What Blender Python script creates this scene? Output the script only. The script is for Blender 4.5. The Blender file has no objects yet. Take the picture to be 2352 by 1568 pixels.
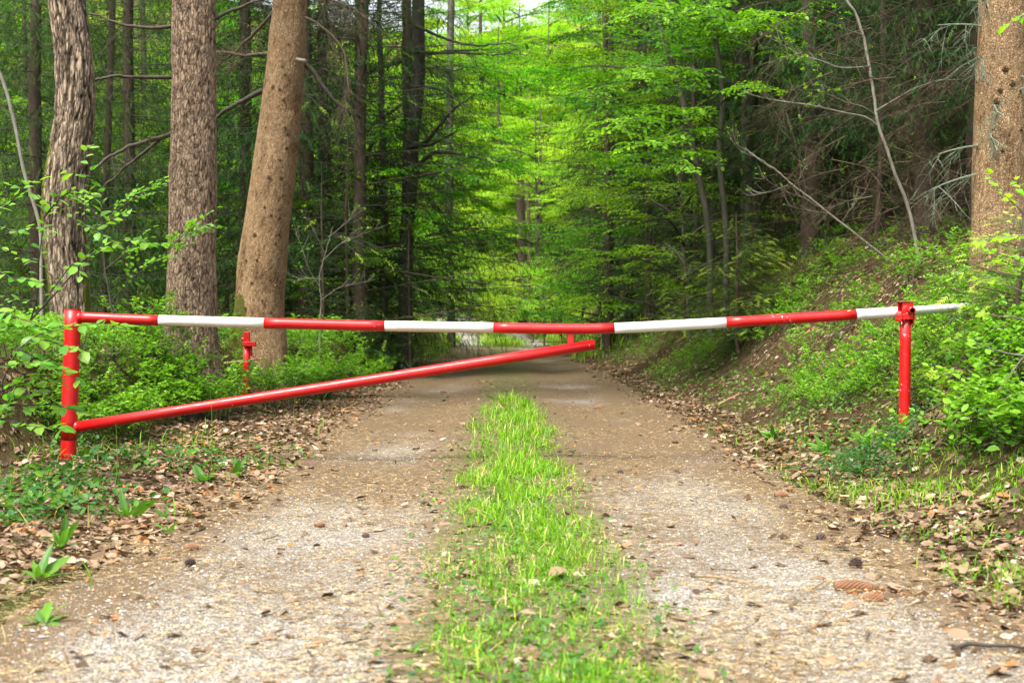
import bpy, math, random
import numpy as np
from mathutils import Vector, noise as mnoise

S = bpy.context.scene
COL = S.collection
rng = np.random.default_rng(7)
random.seed(7)
R = math.radians

# ------------------------------------------------------------------ camera, world, sun, exposure
FPX = 3267.0                       # focal length in pixels of a 2352 px wide picture (50 mm)
PITCH = math.atan((784 - 725) / FPX)
CAMZ = 0.98
cam_data = bpy.data.cameras.new('camera')
cam = bpy.data.objects.new('camera', cam_data)
COL.objects.link(cam)
cam_data.sensor_width = 36
cam_data.lens = 50
cam_data.clip_start = 0.05
cam_data.clip_end = 900
cam_data.dof.use_dof = True
cam_data.dof.focus_distance = 9.6
cam_data.dof.aperture_fstop = 4.4
cam.location = (0, 0, CAMZ)
cam.rotation_euler = (R(90) - PITCH, 0, 0)
S.camera = cam

SUN_EL, SUN_AZ = 60.0, 218.0       # azimuth measured from +Y clockwise: the sun stands high behind the camera's left shoulder
world = bpy.data.worlds.new('World')
S.world = world
world.use_nodes = True
wn, wl = world.node_tree.nodes, world.node_tree.links
bg = wn['Background']
sky = wn.new('ShaderNodeTexSky')
sky.sky_type = 'NISHITA'
sky.sun_disc = False
sky.sun_elevation = R(SUN_EL)
sky.sun_rotation = R(SUN_AZ)
sky.air_density = 1.0
sky.dust_density = 4.0
sky.ozone_density = 1.0
hs = wn.new('ShaderNodeHueSaturation')
hs.inputs['Saturation'].default_value = 0.25
wl.new(sky.outputs[0], hs.inputs['Color'])
wl.new(hs.outputs[0], bg.inputs['Color'])
bg.inputs['Strength'].default_value = 0.15
sun_data = bpy.data.lights.new('sun', 'SUN')
sun = bpy.data.objects.new('sun', sun_data)
COL.objects.link(sun)
sun_data.energy = 2.8
sun_data.angle = R(14)
sun_data.color = (1.0, 0.93, 0.80)
sd = Vector((math.sin(R(SUN_AZ)) * math.cos(R(SUN_EL)), math.cos(R(SUN_AZ)) * math.cos(R(SUN_EL)), math.sin(R(SUN_EL))))
sun.rotation_euler = sd.to_track_quat('Z', 'Y').to_euler()
S.view_settings.view_transform = 'Standard'
S.view_settings.look = 'None'
S.view_settings.gamma = 1
S.view_settings.exposure = 1.55
S.view_settings.use_curve_mapping = False
cy = S.cycles
cy.max_bounces = 8
cy.diffuse_bounces = 5
cy.glossy_bounces = 2
cy.transmission_bounces = 6
cy.transparent_max_bounces = 4
cy.caustics_reflective = False
cy.caustics_refractive = False
cy.use_adaptive_sampling = True
cy.adaptive_threshold = 0.01
cy.use_denoising = True
cy.sample_clamp_indirect = 6
S.render.threads_mode = 'AUTO'

# ------------------------------------------------------------------ helpers
def at(px, py, Y):
    """world point at depth Y seen at pixel (px, py) of the 2352 x 1568 picture"""
    dx, dy = (px - 1176) / FPX, (784 - py) / FPX
    y = math.cos(PITCH) + dy * math.sin(PITCH)
    z = -math.sin(PITCH) + dy * math.cos(PITCH)
    return np.array([dx * Y / y, Y, CAMZ + z * Y / y])

def _hash(i, j, k, s):
    h = (i * 374761393 + j * 668265263 + k * 2147483647 + s * 1274126177) & 0xFFFFFFFF
    h = ((h ^ (h >> 13)) * 1274126177) & 0xFFFFFFFF
    h = ((h ^ (h >> 16)) * 2246822519) & 0xFFFFFFFF
    return ((h ^ (h >> 15)) & 0xFFFFFF) / float(0xFFFFFF)

def vn(P, s=0):
    P = np.asarray(P, float)
    if P.shape[-1] == 2:
        P = np.concatenate([P, np.zeros(P.shape[:-1] + (1,))], -1)
    I = np.floor(P).astype(np.int64)
    f = P - I
    f = f * f * (3 - 2 * f)
    r = 0
    for a in (0, 1):
        wx = f[..., 0] if a else 1 - f[..., 0]
        for b in (0, 1):
            wy = f[..., 1] if b else 1 - f[..., 1]
            for c in (0, 1):
                wz = f[..., 2] if c else 1 - f[..., 2]
                r = r + wx * wy * wz * _hash(I[..., 0] + a, I[..., 1] + b, I[..., 2] + c, s)
    return r

def fbm(P, o=4, s=0):
    P = np.asarray(P, float)
    r, a, t = 0, 1.0, 0
    for k in range(o):
        r = r + a * vn(P * 2 ** k + 17.3 * k, s + k)
        t += a
        a *= .5
    return r / t

def sst(a, b, x):
    t = np.clip((np.asarray(x, float) - a) / (b - a), 0, 1)
    return t * t * (3 - 2 * t)

def XC(y):
    y = np.asarray(y, float)
    return 0.10 - 0.0085 * y - 0.006 * np.maximum(y - 52, 0) ** 2 * (y < 90) - (y >= 90) * 8.7

def Hraw(x, y):
    x = np.asarray(x, float)
    y = np.asarray(y, float)
    u = x - XC(y)
    far = sst(40, 70, y)
    # right bank
    ur = u - 0.12 * (fbm(np.stack([y * .5, x * 0], -1), 2, 5) - .5)
    z = np.interp(ur, [1.7, 2.1, 2.7, 3.2, 3.9, 4.6, 6.5, 20, 60, 300], [0, .05, .30, .72, 1.25, 1.62, 1.95, 4.5, 13, 40])
    z = z * np.interp(y, [12, 16, 24, 33, 46, 60, 75], [1, 1.07, 1.33, 1.55, 1.8, 1.2, .6])
    # left bank
    st = -np.interp(y, [4, 9, 11, 13, 15.3, 16.6, 20], [3.6, 3.35, 3.12, 2.92, 2.84, 2.4, 2.0])
    z = z + .60 * sst(0, 1, (st - u) / .45)
    z = z + np.maximum(-u - 5, 0) * .03
    z = z + np.maximum(-u - 32, 0) * .35
    # the end of the track: ground rises and the hill closes the view
    z = z + np.interp(y, [0, 58, 75, 95, 130, 300], [0, 0, .9, 3.4, 14, 60])
    # ruts, camber, roughness
    z = z - .025 * np.exp(-((np.abs(u) - .85) / .3) ** 2) * (1 - sst(40, 60, y))
    off = sst(1.5, 2.6, np.abs(u))
    P = np.stack([x, y], -1)
    z = z + off * (.20 * (fbm(P * .9, 3, 3) - .5) + .11 * (fbm(P * 3.4, 4, 9) - .5)) + .012 * (fbm(P * 3, 3, 11) - .5)
    return z

def H(x, y):
    r = Hraw(np.atleast_1d(x), np.atleast_1d(y))
    return float(r[0]) if np.ndim(x) == 0 and np.ndim(y) == 0 else r

def ground_at(px, py):
    for Y in np.arange(3, 90, .05):
        p = at(px, py, Y)
        if p[2] <= H(p[0], p[1]):
            return np.array([p[0], p[1], H(p[0], p[1])])
    return at(px, py, 60)

class G:
    """collects verts, faces, two point attributes (t, c) and material slots"""
    def __init__(s):
        s.V, s.F, s.T, s.C, s.M, s.n = [], [], [], [], [], 0
    def add(s, v, f, t=.5, c=0., m=0):
        v = np.asarray(v, float).reshape(-1, 3)
        f = np.asarray(f, np.int64)
        s.V.append(v)
        s.F.append(f + s.n)
        s.T.append(np.broadcast_to(np.asarray(t, float), (len(v),)))
        s.C.append(np.broadcast_to(np.asarray(c, float), (len(v),)))
        s.M.append(np.full(len(f), m))
        s.n += len(v)
        return s
    def mesh(s, name, mats, smooth=False, origin=(0, 0, 0)):
        me = bpy.data.meshes.new(name)
        V = np.concatenate(s.V) - np.asarray(origin, float)
        sizes = np.concatenate([np.full(len(f), f.shape[1]) for f in s.F])
        loops = np.concatenate([f.ravel() for f in s.F])
        me.vertices.add(len(V))
        me.vertices.foreach_set('co', V.astype(np.float32).ravel())
        me.loops.add(len(loops))
        me.loops.foreach_set('vertex_index', loops.astype(np.int32))
        me.polygons.add(len(sizes))
        me.polygons.foreach_set('loop_start', np.concatenate([[0], np.cumsum(sizes)[:-1]]).astype(np.int32))
        me.polygons.foreach_set('material_index', np.concatenate(s.M).astype(np.int32))
        me.polygons.foreach_set('use_smooth', np.full(len(sizes), bool(smooth)))
        for nm, arr in (('t', s.T), ('c', s.C)):
            at_ = me.attributes.new(nm, 'FLOAT', 'POINT')
            at_.data.foreach_set('value', np.concatenate(arr).astype(np.float32))
        for m in (mats if isinstance(mats, (list, tuple)) else [mats]):
            me.materials.append(m)
        me.update(calc_edges=True)
        me.validate()
        return me

def link(name, me, parent=None, loc=(0, 0, 0)):
    o = bpy.data.objects.new(name, me)
    COL.objects.link(o)
    o.location = loc
    if parent is not None:
        o.parent = parent
    return o

def tag(o, label, cat, group=None, kind=None):
    o['label'] = label
    o['category'] = cat
    if group:
        o['group'] = group
    if kind:
        o['kind'] = kind
    return o

def thing(name, label, cat, loc=(0, 0, 0), rz=0., group=None):
    o = bpy.data.objects.new(name, None)
    o.empty_display_size = .1
    COL.objects.link(o)
    o.location = loc
    o.rotation_euler = (0, 0, rz)
    return tag(o, label, cat, group)

def part(root, name, g, mats, smooth=False, label=None):
    """g holds world coordinates; root is an unrotated Empty (or a part at the same origin)"""
    org = root.matrix_basis.translation if root.parent is None else root.parent.matrix_basis.translation
    o = link(name, g.mesh(name, mats, smooth, origin=org), root)
    if label:
        o['label'] = label
    return o

def copy_tree(o, parent=None):
    c = o.copy()
    COL.objects.link(c)
    if parent is not None:
        c.parent = parent
    for ch in o.children:
        copy_tree(ch, c)
    return c

def smooth_path(P, n):
    P = np.asarray(P, float)
    d = np.concatenate([[0], np.cumsum(np.linalg.norm(np.diff(P[:, :3], axis=0), axis=1))])
    q = np.linspace(0, d[-1], n)
    out = np.stack([np.interp(q, d, P[:, k]) for k in range(P.shape[1])], -1)
    w = max(1, n // (len(P) * 3))
    for _ in range(w * w if w < 6 else 30):
        out[1:-1] = .25 * out[:-2] + .5 * out[1:-1] + .25 * out[2:]
    return out

def tubes(P, r, sides=5):
    """P (N,k,3), r (N,k) -> verts, quads for N tubes"""
    P = np.asarray(P, float)
    if P.ndim == 2:
        P = P[None]
    r = np.broadcast_to(np.asarray(r, float), P.shape[:2])
    N, k, _ = P.shape
    T = np.gradient(P, axis=1)
    T /= np.linalg.norm(T, axis=-1, keepdims=True) + 1e-9
    mt = T.mean(1)
    ref = np.where((np.abs(mt[:, 2]) < .8)[:, None], np.array([[0, 0, 1.]]), np.array([[0, 1., 0]]))
    A = np.cross(T, ref[:, None])
    A /= np.linalg.norm(A, axis=-1, keepdims=True) + 1e-9
    B = np.cross(T, A)
    th = np.arange(sides) / sides * 2 * math.pi
    V = P[:, :, None] + r[..., None, None] * (A[:, :, None] * np.cos(th)[:, None] + B[:, :, None] * np.sin(th)[:, None])
    idx = np.arange(N * k * sides).reshape(N, k, sides)
    a, b = idx[:, :-1], idx[:, 1:]
    F = np.stack([a, np.roll(a, -1, 2), np.roll(b, -1, 2), b], -1).reshape(-1, 4)
    return V.reshape(-1, 3), F

def capped(P, r, sides=24):
    v, f = tubes(P, r, sides)
    k = len(P)
    return v, f, np.array([list(range(sides))[::-1], list(range((k - 1) * sides, k * sides))])

def add_pipe(g, a, b, r, sides=32, n=2, r2=None, m=0, t=.5):
    a, b = np.asarray(a, float), np.asarray(b, float)
    P = a + (b - a) * np.linspace(0, 1, n)[:, None]
    v, f, cap = capped(P, np.linspace(r, r if r2 is None else r2, n), sides)
    g.add(v, f, t, 0, m)
    g.F.append(cap + g.n - len(v))
    g.M.append(np.full(2, m))
    return g

def add_box(g, c, sx, sy, sz, ax=None, bev=.004, m=0):
    """bevelled box"""
    c = np.asarray(c, float)
    hx, hy, hz = sx / 2, sy / 2, sz / 2
    b = min(bev, hx * .45, hy * .45, hz * .45)
    V = []
    for X in (-1, 1):
        for Yy in (-1, 1):
            for Z in (-1, 1):
                V += [(X * (hx - b), Yy * (hy - b), Z * hz), (X * (hx - b), Yy * hy, Z * (hz - b)), (X * hx, Yy * (hy - b), Z * (hz - b))]
    V = np.array(V)
    if ax is not None:
        V = V @ np.asarray(ax, float)
    def i(X, Yy, Z, k):
        return (((X > 0) * 4 + (Yy > 0) * 2 + (Z > 0)) * 3 + k)
    Q, T3 = [], []
    for s_ in (-1, 1):
        Q.append([i(-1, -1, s_, 0), i(1, -1, s_, 0), i(1, 1, s_, 0), i(-1, 1, s_, 0)][::s_])
        Q.append([i(-1, s_, -1, 1), i(-1, s_, 1, 1), i(1, s_, 1, 1), i(1, s_, -1, 1)][::s_])
        Q.append([i(s_, -1, -1, 2), i(s_, 1, -1, 2), i(s_, 1, 1, 2), i(s_, -1, 1, 2)][::s_])
    for a_ in (-1, 1):
        for b_ in (-1, 1):
            Q.append([i(-1, a_, b_, 0), i(1, a_, b_, 0), i(1, a_, b_, 1), i(-1, a_, b_, 1)])
            Q.append([i(a_, -1, b_, 0), i(a_, 1, b_, 0), i(a_, 1, b_, 2), i(a_, -1, b_, 2)])
            Q.append([i(a_, b_, -1, 1), i(a_, b_, 1, 1), i(a_, b_, 1, 2), i(a_, b_, -1, 2)])
            for d_ in (-1, 1):
                T3.append([i(a_, b_, d_, 0), i(a_, b_, d_, 1), i(a_, b_, d_, 2)])
    g.add(V + c, Q, .5, 0, m)
    g.F.append(np.array(T3) + g.n - len(V))
    g.M.append(np.full(len(T3), m))
    return g

def scatter(tv, tf, O, X, Z, sx, sy=None, sz=None):
    """place template (tv, tf) N times; X = local x dir, Z = local up hint"""
    O = np.asarray(O, float)
    X = X / (np.linalg.norm(X, axis=1, keepdims=True) + 1e-9)
    Yd = np.cross(Z, X)
    Yd /= np.linalg.norm(Yd, axis=1, keepdims=True) + 1e-9
    Zd = np.cross(X, Yd)
    N = len(O)
    sx = np.broadcast_to(sx, (N,))
    sy = sx if sy is None else np.broadcast_to(sy, (N,))
    sz = sy if sz is None else np.broadcast_to(sz, (N,))
    V = (O[:, None] + tv[None, :, 0, None] * (X * sx[:, None])[:, None] + tv[None, :, 1, None] * (Yd * sy[:, None])[:, None]
         + tv[None, :, 2, None] * (Zd * sz[:, None])[:, None])
    F = (tf[None] + (np.arange(N) * len(tv))[:, None, None]).reshape(-1, tf.shape[1])
    return V.reshape(-1, 3), F

def unit(v):
    v = np.asarray(v, float)
    return v / (np.linalg.norm(v, axis=-1, keepdims=True) + 1e-9)

# ------------------------------------------------------------------ materials
def new_mat(name):
    m = bpy.data.materials.new(name)
    m.use_nodes = True
    nt = m.node_tree
    return m, nt.nodes, nt.links, nt.nodes['Principled BSDF']

def attr(n, name):
    a = n.new('ShaderNodeAttribute')
    a.attribute_name = name
    return a.outputs['Fac']

def ramp(n, l, src, stops):
    r = n.new('ShaderNodeValToRGB')
    e = r.color_ramp.elements
    while len(e) < len(stops):
        e.new(.5)
    for k, (p, c) in enumerate(stops):
        e[k].position = p
        e[k].color = (*c, 1) if len(c) == 3 else c
    l.new(src, r.inputs['Fac'])
    return r.outputs['Color']

def mixc(n, l, f, a, b, mode='MIX'):
    x = n.new('ShaderNodeMix')
    x.data_type = 'RGBA'
    x.blend_type = mode
    for inp, v in ((x.inputs[0], f), (x.inputs[6], a), (x.inputs[7], b)):
        if hasattr(v, 'links'):
            l.new(v, inp)
        else:
            inp.default_value = (*v, 1) if isinstance(v, tuple) and len(v) == 3 else v
    return x.outputs[2]

def math_(n, l, op, a, b=0.):
    x = n.new('ShaderNodeMath')
    x.operation = op
    for inp, v in ((x.inputs[0], a), (x.inputs[1], b)):
        if hasattr(v, 'links'):
            l.new(v, inp)
        else:
            inp.default_value = v
    return x.outputs[0]

def objco(n, l, scale=(1, 1, 1)):
    tc = n.new('ShaderNodeTexCoord')
    mp = n.new('ShaderNodeMapping')
    mp.inputs['Scale'].default_value = scale
    l.new(tc.outputs['Object'], mp.inputs['Vector'])
    return mp.outputs['Vector']

def noise(n, l, vec, scale, detail=4, rough=.55):
    x = n.new('ShaderNodeTexNoise')
    x.inputs['Scale'].default_value = scale
    x.inputs['Detail'].default_value = detail
    x.inputs['Roughness'].default_value = rough
    if vec is not None:
        l.new(vec, x.inputs['Vector'])
    return x.outputs['Fac']

def bump(n, l, h, bsdf, strength=.5, dist=.01):
    b = n.new('ShaderNodeBump')
    b.inputs['Strength'].default_value = strength
    b.inputs['Distance'].default_value = dist
    l.new(h, b.inputs['Height'])
    l.new(b.outputs[0], bsdf.inputs['Normal'])

def leaf_mat(name, stops, trans=.5, tr_gain=(1.25, 1.35, .6), rough=.45, obj_var=.25, spec=.3):
    m, n, l, b = new_mat(name)
    t = attr(n, 't')
    c = ramp(n, l, t, stops)
    oi = n.new('ShaderNodeObjectInfo')
    v = math_(n, l, 'MULTIPLY_ADD', oi.outputs['Random'], obj_var * 2)
    v.node.inputs[2].default_value = 1 - obj_var
    c = mixc(n, l, 1., c, v, 'MULTIPLY')
    hv = n.new('ShaderNodeHueSaturation')
    l.new(c, hv.inputs['Color'])
    h_ = math_(n, l, 'MULTIPLY_ADD', math_(n, l, 'FRACT', math_(n, l, 'MULTIPLY', oi.outputs['Random'], 17.3)), .05 if obj_var else 0.)
    h_.node.inputs[2].default_value = .475 if obj_var else .5
    l.new(h_, hv.inputs['Hue'])
    hv.inputs['Saturation'].default_value = 1.02
    c = hv.outputs['Color']
    l.new(c, b.inputs['Base Color'])
    b.inputs['Roughness'].default_value = rough
    b.inputs['Specular IOR Level'].default_value = spec
    tr = n.new('ShaderNodeBsdfTranslucent')
    l.new(mixc(n, l, 1., c, tr_gain, 'MULTIPLY'), tr.inputs['Color'])
    mx = n.new('ShaderNodeMixShader')
    mx.inputs[0].default_value = trans
    l.new(b.outputs[0], mx.inputs[1])
    l.new(tr.outputs[0], mx.inputs[2])
    l.new(mx.outputs[0], n['Material Output'].inputs['Surface'])
    return m

M = {}
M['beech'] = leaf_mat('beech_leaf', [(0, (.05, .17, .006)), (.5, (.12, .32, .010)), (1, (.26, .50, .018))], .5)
M['beech_sunlit_tint'] = leaf_mat('sunlit_tint_leaf', [(0, (.14, .32, .018)), (.5, (.27, .50, .03)), (1, (.42, .62, .05))], .55)  # lightened leaf colours stand in for sunlight on foliage; oak shrub shares them
M['hornbeam'] = leaf_mat('hornbeam_leaf', [(0, (.09, .24, .03)), (1, (.20, .42, .055))], .45, rough=.4)
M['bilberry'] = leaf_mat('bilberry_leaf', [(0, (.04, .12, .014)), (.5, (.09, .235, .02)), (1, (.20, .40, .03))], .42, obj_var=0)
M['herb'] = leaf_mat('herb_leaf', [(0, (.035, .12, .035)), (.5, (.07, .18, .03)), (1, (.16, .32, .03))], .4, obj_var=0)
M['grass'] = leaf_mat('grass_blade', [(0, (.07, .20, .010)), (.6, (.18, .38, .018)), (.88, (.34, .48, .05)), (1, (.50, .44, .20))], .4, obj_var=0)
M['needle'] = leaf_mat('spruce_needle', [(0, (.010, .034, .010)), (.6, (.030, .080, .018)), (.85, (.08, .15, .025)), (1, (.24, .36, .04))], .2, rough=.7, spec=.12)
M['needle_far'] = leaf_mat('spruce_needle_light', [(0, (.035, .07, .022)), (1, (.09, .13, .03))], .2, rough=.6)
M['dead'] = leaf_mat('dead_leaf', [(0, (.05, .03, .018)), (.35, (.135, .084, .048)), (.7, (.26, .175, .11)), (.9, (.42, .34, .26)), (1, (.30, .13, .045))], .12, (1, .9, .7), .6, 0)

def wood(name, a, b, scale=30, rough=.8, zs=.3):
    m, n, l, bs = new_mat(name)
    v = objco(n, l, (1, 1, zs))
    f = noise(n, l, v, scale, 5, .65)
    l.new(ramp(n, l, f, [(.3, a), (.7, b)]), bs.inputs['Base Color'])
    bs.inputs['Roughness'].default_value = rough
    bump(n, l, f, bs, .6, .01)
    return m
M['twig'] = wood('dead_twig', (.03, .020, .010), (.10, .068, .036))
M['twig_grey'] = wood('pale_bark', (.10, .092, .07), (.24, .225, .18), 20, .7)
M['branch'] = wood('branch_bark', (.02, .015, .010), (.065, .05, .03))
M['dark_bark'] = wood('dark_bark', (.014, .011, .008), (.05, .04, .028), 14)
M['spruce_bark'] = wood('spruce_bark', (.026, .017, .011), (.085, .054, .034), 22, .85, .6)
M['beech_bark'] = wood('beech_bark', (.035, .036, .022), (.10, .095, .062), 10, .7)
M['stick'] = wood('fallen_stick', (.16, .10, .05), (.38, .26, .13), 40)

def bark_mat(name, deep, mid, top, moss=(.10, .11, .012), fine=60, crk=(30, 30, 5.5), ck=.8):
    m, n, l, b = new_mat(name)
    c = attr(n, 'c')
    t = attr(n, 't')
    v = objco(n, l, (1, 1, .45))
    f = noise(n, l, v, fine, 5, .7)
    f2 = noise(n, l, v, 5, 3)
    cv = objco(n, l, crk)
    ns = n.new('ShaderNodeTexNoise')
    ns.inputs['Scale'].default_value = 9
    ns.inputs['Detail'].default_value = 4
    l.new(cv, ns.inputs['Vector'])
    ns.inputs['Scale'].default_value = 1.4
    cv2 = mixc(n, l, 1.1, cv, ns.outputs['Color'], 'ADD')
    vc = n.new('ShaderNodeTexVoronoi')
    vc.feature = 'DISTANCE_TO_EDGE'
    vc.inputs['Scale'].default_value = 1
    l.new(cv2, vc.inputs['Vector'])
    vcol = n.new('ShaderNodeTexVoronoi')
    vcol.inputs['Scale'].default_value = 1
    l.new(cv2, vcol.inputs['Vector'])
    sc_ = n.new('ShaderNodeSeparateColor')
    l.new(vcol.outputs['Color'], sc_.inputs[0])
    crack = ramp(n, l, vc.outputs['Distance'], [(0, (.14, .11, .09)), (.05, (.4, .36, .32)), (.17, (1., 1., 1.))])
    plate = ramp(n, l, sc_.outputs[0], [(0, (.72, .70, .68)), (1, (1.3, 1.27, 1.22))])
    base = ramp(n, l, c, [(0, deep), (.35, mid), (1, top)])
    base = mixc(n, l, .55, base, ramp(n, l, f, [(.30, (.25, .23, .2)), (.70, (1.5, 1.45, 1.4))]), 'MULTIPLY')
    base = mixc(n, l, .6, base, ramp(n, l, f2, [(.3, (.75, .72, .7)), (.7, (1.2, 1.2, 1.15))]), 'MULTIPLY')
    base = mixc(n, l, .5 + .3 * ck, base, plate, 'MULTIPLY')
    base = mixc(n, l, math_(n, l, 'MULTIPLY', ramp(n, l, noise(n, l, objco(n, l), 7, 4), [(.35, (.35, .35, .35)), (.6, (1, 1, 1))]), ck), base, crack, 'MULTIPLY')
    fm = noise(n, l, objco(n, l), 90, 4, .7)
    mossc = ramp(n, l, fm, [(.3, tuple(x * .45 for x in moss)), (.7, tuple(x * 1.6 for x in moss))])
    k = math_(n, l, 'GREATER_THAN', math_(n, l, 'ADD', t, math_(n, l, 'MULTIPLY', math_(n, l, 'SUBTRACT', noise(n, l, objco(n, l), 14, 5, .7), .5), 1.1)), .55)
    l.new(mixc(n, l, k, base, mossc), b.inputs['Base Color'])
    b.inputs['Roughness'].default_value = .85
    b.inputs['Specular IOR Level'].default_value = .25
    bump(n, l, math_(n, l, 'ADD', f, math_(n, l, 'MULTIPLY', math_(n, l, 'MINIMUM', vc.outputs['Distance'], .2), 6.)), b, 1., .012)
    return m
M['bark_oak'] = bark_mat('furrowed_bark', (.02, .014, .010), (.13, .10, .073), (.37, .30, .235))
M['bark_pine'] = bark_mat('plated_bark', (.022, .014, .010), (.17, .12, .085), (.38, .285, .21), crk=(34, 34, 11), ck=.62)
M['bark_spruce'] = bark_mat('scaly_bark', (.05, .03, .018), (.25, .158, .080), (.42, .295, .175), fine=110, crk=(62, 62, 44), ck=.38)

def paint(name, col, chips=.0, rustiness=.0, rough=.28, dirt=.25):
    m, n, l, b = new_mat(name)
    v = objco(n, l)
    f = noise(n, l, v, 3.5, 4)
    c = ramp(n, l, f, [(.3, tuple(x * (1 - dirt * .6) for x in col)), (.7, col)])
    if chips:
        k = noise(n, l, v, 42, 5, .7)
        k2 = noise(n, l, v, 3.2, 2)
        s = math_(n, l, 'MULTIPLY', k, math_(n, l, 'ADD', k2, .5))
        mk = math_(n, l, 'GREATER_THAN', s, .74 - chips)
        c = mixc(n, l, mk, c, ramp(n, l, noise(n, l, v, 15, 2), [(.4, (.28, .27, .26)), (.6, (.55, .5, .42))]))
    if rustiness:
        k = noise(n, l, v, 26, 6, .75)
        k2 = noise(n, l, v, 1.7, 2)
        s = math_(n, l, 'MULTIPLY', k, math_(n, l, 'ADD', k2, .5))
        mk = n.new('ShaderNodeMapRange')
        mk.inputs['From Min'].default_value = .72 - rustiness
        mk.inputs['From Max'].default_value = .77 - rustiness
        l.new(s, mk.inputs['Value'])
        c = mixc(n, l, mk.outputs[0], c, ramp(n, l, noise(n, l, v, 60, 3), [(.3, (.10, .035, .012)), (.7, (.35, .17, .05))]))
    l.new(c, b.inputs['Base Color'])
    b.inputs['Roughness'].default_value = rough
    l.new(ramp(n, l, noise(n, l, v, 12, 4), [(.3, (rough * .8,) * 3), (.8, (rough * 1.7,) * 3)]), b.inputs['Roughness'])
    bump(n, l, noise(n, l, v, 55, 4), b, .12, .003)
    return m
RED = (.50, .007, .008)
M['red'] = paint('red_paint', RED, .015, .0, .33, .45)
M['red_worn'] = paint('chipped_red_paint', RED, .10, 0)
M['red_chip'] = paint('scratched_red_paint', RED, .05, 0)
M['white'] = paint('white_paint', (.70, .70, .62), 0, .045, .45, .45)
M['white_rust'] = paint('rust_spotted_white_paint', (.72, .73, .70), 0, .10, .35, .15)
M['black'] = paint('hollow_shade', (.015, .012, .01), 0, 0, .8)  # near-black that stands for the shade inside open pipe ends
M['rust'] = paint('rusty_steel', (.25, .09, .035), 0, .1, .7)

# ------------------------------------------------------------------ ground
def axis(*segs):
    out = []
    for a, b, st in segs:
        out.append(np.arange(a, b, st))
    out.append([segs[-1][1]])
    return np.concatenate(out)

def grid(xs, ys):
    nx, ny = len(xs), len(ys)
    X, Yg = np.meshgrid(xs, ys)
    idx = np.arange(nx * ny).reshape(ny, nx)
    F = np.stack([idx[:-1, :-1], idx[:-1, 1:], idx[1:, 1:], idx[1:, :-1]], -1).reshape(-1, 4)
    return X, Yg, F

xs = axis((-300, -60, 20), (-60, -12, 2.5), (-12, -6, .4), (-6, 6, .1), (6, 12, .4), (12, 60, 2.5), (60, 300, 20))
ys = axis((-120, -8, 8), (-8, 2.5, 1), (2.5, 24, .14), (24, 70, .6), (70, 140, 3), (140, 320, 18))
X, Yg, F = grid(xs, ys)
Z = Hraw(X, Yg)
U = X - XC(Yg)
Z = Z - .03 * (1 - sst(1.55, 1.9, np.abs(U)))
mossy = np.clip(fbm(np.stack([X, Yg], -1) * .8, 4, 21) * 1.6 - .42, 0, 1)
g = G()
g.add(np.stack([X, Yg, Z], -1).reshape(-1, 3), F, mossy.ravel(), sst(1.5, 2.4, np.abs(U)).ravel())
m, n, l, b = new_mat('forest_floor')
v = objco(n, l)
f1, f2 = noise(n, l, v, 9, 6, .7), noise(n, l, v, 70, 4, .7)
soil = ramp(n, l, f2, [(.28, (.02, .013, .008)), (.5, (.080, .048, .024)), (.72, (.22, .135, .066))])
mossc = ramp(n, l, f2, [(.25, (.035, .05, .008)), (.5, (.08, .10, .015)), (.8, (.15, .17, .03))])
mm = math_(n, l, 'ADD', math_(n, l, 'MULTIPLY', math_(n, l, 'SUBTRACT', f1, .5), 2.2), math_(n, l, 'MULTIPLY', math_(n, l, 'SUBTRACT', noise(n, l, v, 40, 5, .75), .5), 2.))
mk = n.new('ShaderNodeMapRange')
mk.inputs['From Min'].default_value = .30
mk.inputs['From Max'].default_value = .65
l.new(math_(n, l, 'ADD', attr(n, 't'), mm), mk.inputs['Value'])
mk = mk.outputs[0]
l.new(mixc(n, l, mk, soil, mossc), b.inputs['Base Color'])
b.inputs['Roughness'].default_value = .95
b.inputs['Specular IOR Level'].default_value = .15
bump(n, l, math_(n, l, 'ADD', f2, math_(n, l, 'MULTIPLY', f1, 1.5)), b, 1., .05)
o = link('ground', g.mesh('ground', m, True))
o['kind'] = 'structure'
o['label'] = 'mossy forest floor rising in banks on both sides of the track'

# track: a sheet 4 mm and more above the ground
us = np.linspace(-1.72, 1.72, 87)
ys2 = axis((1.2, 14, .05), (14, 30, .12), (30, 88, .5))
Ug, Yt, F = grid(us, ys2)
edge = (np.abs(Ug) > 1.5) * .28 * (fbm(np.stack([Yt * 2.2, np.sign(Ug) * 9], -1), 3, 31) - .5) * np.sign(Ug)
Xt = Ug + edge + XC(Yt)
Zt = Hraw(Xt, Yt) + .004 + .012 * (fbm(np.stack([Xt, Yt], -1) * 9, 3, 33) - .5) * (Yt < 16)
Zt = np.where(np.abs(Ug) > 1.66, Zt - .035, Zt)
strip = 1 - sst(.28, .48, np.abs(Ug) + .18 * (fbm(np.stack([Xt, Yt], -1) * 3, 3, 35) - .5))
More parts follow.
